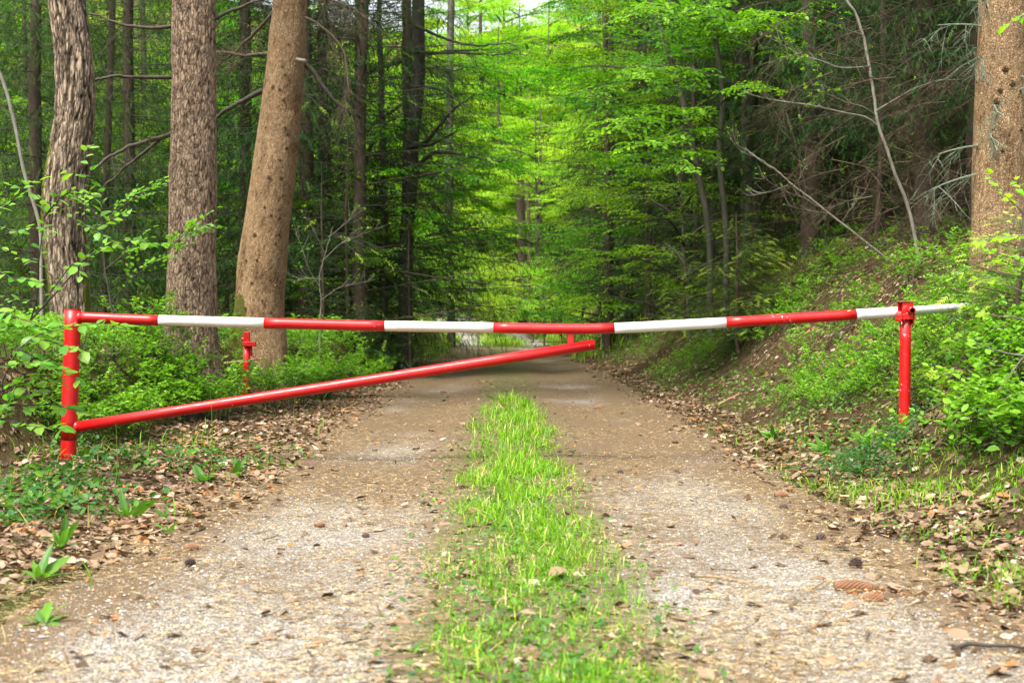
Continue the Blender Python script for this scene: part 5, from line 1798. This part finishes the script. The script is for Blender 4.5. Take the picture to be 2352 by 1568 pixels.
# ------------------------------------------------------------------ near shrubs with single leaves
LEAFM = [G().add(*leaf_template(6, w_, .16, c_, .07)).mesh('leaf', [M['hornbeam']]) for w_, c_ in ((.62, .2), (.68, .35), (.56, .1))]
def leaf_shrub(name, label, base_px, Y, stems, lsz, seed, maxn=280, spacing=.055, group=None, meshes=LEAFM, mat='dark_bark', r0=.006):
    """stems: list of (pixel path, (y0, y1)); leaves alternate along the outer part, each an object"""
    rs = np.random.default_rng(seed)
    b_ = at(base_px[0], base_px[1], Y)
    bz = H(b_[0], Y)
    root = thing(name, label, 'shrub', (b_[0], Y, bz))
    cnt = 0
    for (pts, (ya, yb_), lo) in stems:
        P0 = np.array([at(a, c_, y_) for (a, c_), y_ in zip(pts, np.linspace(ya, yb_, len(pts)))])
        n = 24
        P, r_ = branch_line(P0, r0, .0012, n, .002, seed + cnt)
        g = G()
        v, f = tubes(P, r_, 6)
        g.add(v, f)
        br = part(root, 'branch', g, M[mat], True)
        L = np.concatenate([[0], np.cumsum(np.linalg.norm(np.diff(P, axis=0), axis=1))])
        s_ = L[-1] * lo
        side = 1
        while s_ < L[-1] + .01 and cnt < maxn:
            q = np.array([np.interp(s_, L, P[:, k]) for k in range(3)])
            i = min(n - 2, int(np.searchsorted(L, s_)))
            T = unit(P[min(i + 1, n - 1)] - P[i - 1])
            lat = unit(np.cross(T, [0, 0, 1.])) * side
            d = unit(T * .55 + lat * rs.uniform(.4, 1.) + [0, 0, rs.normal(-.12, .25)])
            zv = unit(np.array([rs.normal(0, .35), rs.normal(-.25, .35), 1.]))
            yv = unit(np.cross(zv, d))
            zv = np.cross(d, yv)
            o = bpy.data.objects.new('leaf', meshes[rs.integers(0, len(meshes))])
            COL.objects.link(o)
            o.parent = root
            from mathutils import Matrix
            sc = lsz * rs.uniform(.6, 1.15)
            Mx = Matrix(((d[0] * sc, yv[0] * sc, zv[0] * sc, q[0] - b_[0]), (d[1] * sc, yv[1] * sc, zv[1] * sc, q[1] - Y), (d[2] * sc, yv[2] * sc, zv[2] * sc, q[2] - bz), (0, 0, 0, 1)))
            o.matrix_basis = Mx
            cnt += 1
            side = -side
            s_ += spacing * rs.uniform(.6, 1.2)
    return root, cnt

# hornbeam in front of the left post and the curved trunk
st_ = []
def S_(pts, ya=7.9, yb_=8.2, lo=.25):
    st_.append((pts, (ya, yb_), lo))
S_([(20, 950), (0, 880), (40, 800), (90, 765), (180, 750), (250, 745), (295, 750)], 8.2, 8.0, .3)
S_([(60, 790), (110, 780), (160, 800), (205, 815)], 8.1, 8., .15)
S_([(40, 800), (80, 820), (130, 850), (185, 875)], 8.1, 7.9, .15)
S_([(20, 930), (70, 930), (120, 925), (190, 945), (220, 955)], 8.1, 7.9, .2)
S_([(0, 900), (40, 880), (100, 875), (150, 870)], 8., 8., .1)
S_([(20, 960), (50, 975), (110, 980), (150, 985)], 8.1, 7.8, .2)
S_([(-30, 780), (0, 755), (50, 745), (110, 750)], 8., 7.8, .1)
S_([(-30, 860), (10, 840), (60, 835), (120, 830)], 8., 7.8, .1)
S_([(-30, 720), (10, 715), (60, 735), (130, 765)], 8., 7.8, .1)
S_([(-20, 940), (20, 925), (60, 905), (90, 900)], 8.2, 8., .1)
S_([(-40, 1000), (0, 960), (30, 900), (60, 860)], 8.2, 8., .1)
leaf_shrub('hornbeam_shrub', 'hornbeam shrub whose toothed leaves reach across the left barrier post', (0, 1030), 8.2, st_, .095, 3, 300, .036)
st_ = []
S_([(70, 735), (85, 690), (90, 600), (100, 520), (110, 470), (75, 440), (20, 425)], 9.0, 8.8, .3)
S_([(70, 735), (120, 680), (190, 600), (225, 520), (235, 430), (200, 400), (150, 395)], 9.0, 8.7, .35)
S_([(190, 600), (230, 570), (290, 545), (340, 560)], 8.8, 8.6, .1)
S_([(225, 520), (260, 500), (300, 480)], 8.8, 8.6, .1)
S_([(200, 440), (215, 390), (190, 350), (215, 330)], 8.8, 8.6, .1)
S_([(90, 600), (50, 590), (10, 570), (-20, 560)], 8.8, 8.6, .1)
S_([(85, 690), (50, 690), (10, 680), (-20, 660)], 8.8, 8.6, .1)
S_([(100, 500), (140, 450), (180, 430), (225, 460)], 8.8, 8.6, .1)
S_([(100, 690), (140, 640), (170, 600), (190, 640)], 8.8, 8.6, .1)
S_([(-10, 480), (20, 470), (60, 420), (90, 415)], 8.8, 8.6, .0)
S_([(-10, 620), (30, 640), (70, 640), (100, 650)], 8.8, 8.6, .0)
S_([(-10, 520), (40, 530), (60, 520), (110, 530)], 8.8, 8.6, .0)
S_([(160, 500), (200, 520), (240, 545), (270, 560)], 8.8, 8.6, .0)
leaf_shrub('hornbeam_shrub', 'taller hornbeam shrub with light leaves before the curved furrowed trunk', (70, 900), 9.0, st_, .080, 4, 290, .045)
# oak shrub right edge: lobed leaves, bare pale twigs
OAKM = [G().add(*leaf_template(7, .6, .2, c_, .1, .22), t=.45).mesh('leaf', [M['beech_sunlit_tint']]) for c_ in (.2, .4)]
st_ = []
S_([(2420, 560), (2370, 520), (2340, 480), (2300, 440), (2270, 400)], 7.0, 6.9, .55)
S_([(2420, 560), (2350, 540), (2290, 545), (2230, 560)], 7.0, 6.8, .2)
S_([(2420, 700), (2370, 680), (2300, 650), (2230, 640)], 7.0, 6.8, .65)
S_([(2420, 540), (2390, 500), (2350, 440), (2330, 410)], 7.0, 6.8, .3)
S_([(2420, 620), (2370, 590), (2320, 590), (2260, 570)], 7.0, 6.8, .2)
S_([(2420, 660), (2380, 620), (2330, 610), (2290, 600)], 7.0, 6.8, .2)
S_([(2430, 760), (2370, 740), (2320, 725), (2260, 720)], 7.0, 6.8, .95)
S_([(2420, 840), (2370, 820), (2310, 810), (2230, 785)], 7.0, 6.8, .95)
S_([(2420, 740), (2390, 790), (2340, 830), (2290, 900)], 7.0, 7., .97)
S_([(2430, 60), (2380, 30), (2340, 40), (2310, 60)], 7.0, 7., .5)
leaf_shrub('oak_shrub', 'oak shrub with lobed yellow-green leaves and bare pale twigs at the right edge', (2420, 1000), 7.0, st_, .06, 5, 230, .028, meshes=OAKM, mat='twig_grey', r0=.008)

# ------------------------------------------------------------------ herbs one can point to
HERBL = [G().add(*leaf_template(6, .26, .18, c_, .12), t=t_).mesh('leaf', [M['herb']]) for c_, t_ in ((.3, .7), (.5, .8), (.15, .5))]
def rosette(name, label, px, py, n, L, seed, upr=.8, group=None, flower=None):
    rs = np.random.default_rng(seed)
    p = ground_at(px, py)
    t = thing(name, label, 'plant', tuple(p), 0, group)
    n = int(n * 1.6)
    for k in range(n):
        a = k * 6.28 / n + rs.uniform(-.4, .4)
        o = link('leaf', HERBL[rs.integers(0, 3)], t)
        o.rotation_euler = (rs.normal(0, .45), -upr * rs.uniform(.15, 1.2), a)
        s_ = L * rs.uniform(.4, 1.1)
        o.scale = (s_, s_ * rs.uniform(.8, 1.3), s_)
    if flower is not None:
        q = at(*flower, p[1])
        P = smooth_path(np.array([p, (p + q) / 2 + [.02, 0, -.03], q]), 8)
        g = G()
        v, f = tubes(P, .0028, 6)
        g.add(v, f, .9)
        part(t, 'stem', g, M['herb'], True)
        g = G()
        nn = 40
        a = rs.uniform(0, 6.28, nn)
        el = rs.uniform(.0, .9, nn)
        V, F = scatter(KITE[0], KITE[1], np.repeat(q[None], nn, 0), np.stack([np.cos(a), np.sin(a), el], -1), np.tile([[0, 0, 1.]], (nn, 1)), .018, .008)
        g.add(V, F)
        part(t, 'flower_head', g, M['yellow'])
    return t
m, n, l, b = new_mat('yellow_petal')
b.inputs['Base Color'].default_value = (.75, .52, .02, 1)
b.inputs['Roughness'].default_value = .6
M['yellow'] = m
rosette('dandelion_plant', 'tall upright dandelion leaves behind the yellow flower on the right verge', 1893, 1042, 5, .19, 1, 1.25)
rosette('dandelion_plant', 'dandelion with one yellow flower at the foot of the right bank', 1960, 1085, 6, .10, 2, .6, flower=(1901, 1047))
rosette('dandelion_plant', 'broad dandelion leaves leaning left of the latch post', 1990, 1030, 8, .19, 3, .95)
rosette('dandelion_plant', 'dandelion rosette on the verge below the red barrier band', 1775, 1010, 7, .15, 4, .9)
rosette('broad_leaf_plant', 'dark green broad-leaved plant right before the foot of the latch post', 2083, 985, 6, .13, 5, .5)
rosette('dandelion_plant', 'single light green dandelion leaves in the leaf litter, tallest of the left group', 290, 1195, 4, .17, 6, 1.2)
rosette('dandelion_plant', 'small upright plant in litter right of the tall left dandelion', 378, 1195, 3, .10, 7, 1.3)
rosette('dandelion_plant', 'low plant with pale cupped leaves at the litter edge', 385, 1225, 4, .08, 8, .9)
rosette('dandelion_plant', 'long-leaved dandelion in the lower left litter', 140, 1260, 5, .16, 9, 1.1)
rosette('dandelion_plant', 'dandelion with a drooping leaf in the lower left corner litter', 88, 1340, 6, .15, 10, 1.)
rosette('dandelion_plant', 'blurred pale dandelion nearest the camera at the lower left', 100, 1440, 7, .13, 11, .8)
rosette('dandelion_plant', 'dark green dandelion at the left track edge below the brace', 470, 1110, 8, .17, 12, .75)
rosette('dandelion_plant', 'second dark dandelion right of the first below the brace', 540, 1095, 6, .13, 13, .9)
rosette('dandelion_plant', 'small plant on the left track edge right of the dark dandelions', 668, 1075, 5, .08, 14, .8)
rosette('broad_leaf_plant', 'upright broad-leaved plant at the foot of the left barrier post', 195, 1052, 6, .14, 15, 1.1)
rosette('broad_leaf_plant', 'broad-leaved plant in the litter directly left of the barrier post', 105, 1090, 7, .14, 16, .7)
rosette('broad_leaf_plant', 'plant with folded leaves in the middle grass strip before the barrier', 1235, 1030, 5, .12, 17, .9)
rosette('broad_leaf_plant', 'wide leaves in the nearest part of the grass strip', 1300, 1530, 7, .10, 18, .5)
rosette('broad_leaf_plant', 'small rosette at the left side of the near grass strip', 960, 1500, 5, .07, 19, .5)
rosette('broad_leaf_plant', 'bright rosette at the far end of the middle grass strip', 1130, 915, 6, .12, 20, .7)
# grass stalks
for k, (px, py, h_) in enumerate([(483, 1115, .58), (262, 1150, .40), (1178, 1060, .22), (1050, 1060, .18)]):
    p = ground_at(px, py)
    t = thing('grass_stalk', ['tall pale grass stalk on the left track edge under the brace', 'upright grass stalk in the litter right of the left post', 'pale grass stalk standing in the middle strip', 'short grass stalk at the left side of the middle strip'][k], 'grass stalk', tuple(p))
    q = p + [random.uniform(-.05, .03), 0, h_]
    P = smooth_path(np.array([p, (p + q) / 2 + [.015, 0, 0], q]), 10)
    g = G()
    v, f = tubes(P, np.linspace(.003, .0012, 10), 5)
    g.add(v, f, .8)
    part(t, 'stem', g, M['herb'], True)

# ------------------------------------------------------------------ cones, chewed cores, big single leaves, sticks
def cone_mesh(seed, L=.115, r=.02, rows=22, per=9, open_=.35):
    rs = np.random.default_rng(seed)
    g = G()
    t = np.linspace(0, 1, 12)
    P = np.stack([(t - .5) * L, 0 * t, .004 * np.sin(t * 3)], -1)
    rr = r * .72 * np.sin(math.pi * (t * .9 + .06)) ** .55
    v, f = tubes(P, rr, 10)
    g.add(v, f, 0)
    tv = np.array([(0, -.5, 0), (.55, -.55, .1), (1.1, 0, .25), (.55, .55, .1), (0, .5, 0), (.5, 0, .3)], float)
    tf = np.array([(0, 1, 5), (1, 2, 5), (2, 3, 5), (3, 4, 5), (4, 0, 5)])
    O, X, Zn = [], [], []
    for k in range(rows):
        u = (k + .3) / rows
        ra = r * .70 * math.sin(math.pi * (u * .9 + .06)) ** .55
        for j in range(per):
            a = (j + .5 * (k % 2)) / per * 6.283 + k * .1
            nrm = np.array([0, math.cos(a), math.sin(a)])
            O.append(np.array([(u - .5) * L, 0, 0]) + nrm * ra)
            X.append(np.array([1, 0, 0]) * (1 - open_) + nrm * open_)
            Zn.append(nrm)
    V, F = scatter(tv, tf, np.array(O), np.array(X), np.array(Zn), L / rows * 2.0, r * .62, r * .8)
    g.add(V, F, np.tile([.1, .5, 1, .5, .1, .6], len(O)))
    return g
def tmat(name, stops, rough=.7):
    m, n, l, b = new_mat(name)
    l.new(ramp(n, l, attr(n, 't'), stops), b.inputs['Base Color'])
    b.inputs['Roughness'].default_value = rough
    return m
M['cone'] = tmat('cone_scale', [(0, (.03, .012, .006)), (.5, (.14, .062, .03)), (1, (.32, .165, .08))])
M['cone_dark'] = tmat('old_cone_scale', [(0, (.02, .013, .01)), (.5, (.07, .045, .035)), (1, (.15, .10, .08))])
CONE = cone_mesh(1).mesh('spruce_cone', M['cone'])
CONE_S = cone_mesh(2, .07, .02, 14).mesh('spruce_cone', M['cone'])
CONE_D = cone_mesh(3, .042, .019, 6, 8, .75).mesh('old_cone', M['cone_dark'])
def on_ground(name, me, label, cat, px, py, rz, dz=.014, sc=1., group=None, rx=0., ry=0.):
    p = ground_at(px, py)
    o = link(name, me, None, (p[0], p[1], p[2] + dz))
    o.rotation_euler = (rx, ry, rz)
    o.scale = (sc,) * 3
    return tag(o, label, cat, group)
on_ground('spruce_cone', CONE, 'long orange-brown spruce cone beside a chewed one near the right track edge', 'cone', 1958, 1358, -.35, .017, 1.15)
on_ground('spruce_cone', CONE_S, 'shorter chewed spruce cone in front of the long one', 'cone', 2005, 1385, -.3, .014, .95)
on_ground('spruce_cone', CONE_S, 'spruce cone at the right track edge pointing left', 'cone', 1793, 1142, .1, .016, 1.)
on_ground('spruce_cone', CONE_S, 'round spruce cone end touching the one at the right edge', 'cone', 1813, 1134, 1.1, .016, .85)
on_ground('spruce_cone', CONE_S, 'reddish cone further up the right wheel track', 'cone', 1732, 1077, .2, .014, .8)
on_ground('spruce_cone', CONE_S, 'brown spruce cone at the litter edge on the left', 'cone', 438, 1268, .4, .016, .85)
on_ground('spruce_cone', CONE_S, 'spruce cone lying in the left side of the grass strip', 'cone', 1088, 1185, .2, .016, 1.)
on_ground('spruce_cone', CONE_S, 'small cone further up the right wheel track before the barrier', 'cone', 1372, 940, .05, .015, 1.1)
on_ground('spruce_cone', CONE_S, 'rounded cone on the left wheel track below the brace', 'cone', 995, 993, 1.2, .014, .6)
on_ground('spruce_cone', CONE_S, 'cone lying on the left wheel track behind the brace', 'cone', 1017, 903, .1, .015, 1.1)
on_ground('spruce_cone', CONE_S, 'half-buried cone in the lower left leaf litter', 'cone', 283, 1210, .3, .012, .8)
on_ground('spruce_cone', CONE_S, 'cone lying at the far edge of the right verge litter', 'cone', 1868, 1008, .3, .016, .9)
on_ground('spruce_cone', CONE_S, 'reddish chewed cone in the middle of the left wheel track', 'cone', 733, 1212, .8, .014, .75)
on_ground('spruce_cone', CONE_S, 'small reddish cone right of the chewed one on the left wheel track', 'cone', 793, 1213, 2., .010, .45)
on_ground('old_cone', CONE_D, 'black opened cone on the right wheel track', 'cone', 1886, 1243, .3, .014, .9)
on_ground('old_cone', CONE_D, 'black opened cone near the long orange cone', 'cone', 1965, 1310, .9, .016, 1.1, ry=-.7)
on_ground('old_cone', CONE_D, 'black cone on gravel at the lower left of the track', 'cone', 437, 1305, .2, .014, 1.)
on_ground('old_cone', CONE_D, 'dark cone at the right rim of the grass strip', 'cone', 1307, 1131, .4, .012, .9)
on_ground('old_cone', CONE_D, 'dark cone left of the red chewed cone row', 'cone', 840, 1238, .7, .010, .7)
on_ground('old_cone', CONE_D, 'dark cone in the middle of the right wheel track before the barrier', 'cone', 1425, 1090, .5, .012, .8)
on_ground('old_cone', CONE_D, 'dark open cone just below the orange cone pair at the right', 'cone', 1800, 1172, .5, .010, .9)
M['core'] = tmat('cone_flake', [(0, (.22, .07, .02)), (1, (.50, .23, .08))])
g = G()
nn = 120
c0 = ground_at(2035, 1372)
a = rng.uniform(0, 6.28, nn)
V, F = scatter(HEX[0], HEX[1], np.stack([rng.normal(c0[0], .05, nn), rng.normal(c0[1], .05, nn), c0[2] + rng.uniform(.004, .018, nn)], -1), np.stack([np.cos(a), np.sin(a), rng.normal(0, .4, nn)], -1), unit(rng.normal(0, .6, (nn, 3)) + [0, 0, 1]), rng.uniform(.01, .02, nn))
g.add(V, F, np.repeat(rng.random(nn), 6))
tag(link('cone_scales', g.mesh('cone_scales', M['core'])), 'loose orange scales chewed off the cone at the right', 'cone scales', kind='stuff')

DL = []
for s in range(4):
    rs = np.random.default_rng(s + 300)
    v, f = leaf_template(8, .72, .12, .3, .06)
    v = v + np.stack([0 * v[:, 0], 0 * v[:, 0], .14 * (fbm(v * 3 + s, 2, s) - .5) + .10 * np.sin(v[:, 0] * 3 + s)], -1)
    DL.append(G().add(v, f, .62 + .1 * s).mesh('dead_leaf', M['dead']))
big = [(1258, 1345, .085, 'large curled dead leaf on the right half of the grass strip'), (1192, 1432, .06, 'pale leaf standing in the near grass strip'), (1068, 1292, .05, 'light dead leaf on the left side of the grass strip'), (1240, 1415, .045, 'small grey leaf right of the pale standing leaf'),
       (1092, 1448, .045, 'pinkish dead leaf low in the near grass strip'), (1218, 1135, .045, 'round pale leaf on the grass strip'), (1193, 1248, .04, 'dead leaf in the middle of the grass strip'), (2040, 1150, .06, 'pale dead leaf on the right verge beside the blue-green herbs'),
       (2175, 1250, .07, 'big pale leaf in the right foreground litter'), (2230, 1180, .06, 'light leaf leaning on moss at the right verge'), (2320, 1255, .08, 'curled tan leaf at the right picture edge'), (2060, 1360, .07, 'grey leaf beside the orange cone'), (2215, 1330, .08, 'pale broken leaf in the lower right litter'),
       (2080, 1215, .05, 'flat grey leaf at the inner rim of the right litter'), (2295, 1350, .07, 'whitish leaf in the lower right corner litter'), (150, 1310, .07, 'pale curled leaf in the lower left litter'), (60, 1290, .08, 'rusty leaf in the lower left litter'), (330, 1205, .06, 'grey leaf among the left dandelions'),
       (1345, 1340, .05, 'tan leaf at the right rim of the grass strip'), (830, 1303, .035, 'small tan leaf alone on the left wheel track'), (1535, 965, .07, 'pale leaf at the right track edge behind the barrier'), (70, 1400, .07, 'crumpled leaf at the left picture edge')]
for k, (px, py, s_, lab) in enumerate(big):
    on_ground('dead_leaf', DL[k % 4], lab, 'dead leaf', px, py, random.uniform(0, 6.28), .022, s_, rx=random.uniform(-.5, .5), ry=random.uniform(-.5, .2))

def stick(label, pts, r_, mat='stick', name='stick', lift=.01):
    P0 = []
    for (px, py) in pts:
        q = ground_at(px, py)
        P0.append(q + [0, 0, lift])
    P, rr = branch_line(np.array(P0), r_, r_ * .55, 14, .002, int(pts[0][0]))
    v, f, cap = capped(P, rr, 8)
    c = P.mean(0)
    g = G().add(v, f)
    g.F.append(cap)
    g.M.append(np.zeros(2))
    o = link(name, g.mesh(name, M[mat], True, origin=c), None, tuple(c))
    return tag(o, label, 'stick')
stick('dark crooked stick at the lower right corner of the track', [(2190, 1500), (2230, 1490), (2270, 1503), (2352, 1500)], .008, 'dark_bark')
stick('thin brown stick lying across the right wheel track', [(1600, 1330), (1650, 1336), (1720, 1345)], .004)
stick('crooked stick on the mossy right bank', [(1650, 935), (1680, 915), (1705, 905)], .012)
stick('long bent dead branch lying on the upper right bank', [(1820, 655), (1850, 650), (1890, 615), (1940, 590), (1965, 565)], .022, 'twig', 'fallen_branch', .03)
stick('thin twig lying at the foot of the right bank', [(1790, 1055), (1850, 1045), (1900, 1035)], .005)
stick('short brown stick in the left litter below the brace', [(480, 1010), (500, 1000), (520, 985)], .009)
# cut pole leaning behind the holding post
p_a, p_b = at(500, 836, 15.4), at(603, 823, 15.4)
P = p_a + (p_b - p_a) * np.linspace(0, 1, 6)[:, None]
v, f, cap = capped(P, .013, 10)
g = G().add(v, f)
g.F.append(cap)
g.M.append(np.zeros(2))
tag(link('stick', g.mesh('stick', M['stick'], True, origin=P[0]), None, tuple(P[0])), 'peeled yellowish stick lying level behind the small red post', 'stick')
# fine fallen twigs on the banks
g = G()
N = 420
y = rand_u(N, 8.8, 24, 1.3)
u = 2.2 + rng.gamma(2.5, .6, N)
x = u + XC(y)
a = rng.uniform(0, 6.28, N)
ln = rng.uniform(.06, .3, N)
k5 = np.linspace(-1, 1, 5)
XX = x[:, None] + np.cos(a)[:, None] * ln[:, None] * k5
YY = y[:, None] + np.sin(a)[:, None] * ln[:, None] * k5 + rng.normal(0, .01, (N, 5))
ZZ = Hraw(XX, YY) + .015 + rng.uniform(0, .05, (N, 1))
v, f = tubes(np.stack([XX, YY, ZZ], -1), rng.uniform(.0015, .005, N)[:, None] * np.ones((1, 5)), 4)
g.add(v, f)
tag(link('fallen_twigs', g.mesh('fallen_twigs', M['twig'])), 'fine dead twigs strewn over the right bank', 'twigs', kind='stuff')
# look-alikes that still share a label are told apart by their order in the picture
same = {}
for o in bpy.data.objects:
    if o.get('category') and o.get('label') and o.parent is None:
        same.setdefault(o['label'], []).append(o)
for lb_, os_ in same.items():
    if len(os_) > 1 and os_[0].location.y > 15:
        os_.sort(key=lambda o: o.location.x / o.location.y)
        for k, o in enumerate(os_):
            o['label'] = lb_ + ', ' + (('left one', 'right one') if len(os_) == 2 else ('left one', 'middle one', 'right one'))[min(k, 2)]
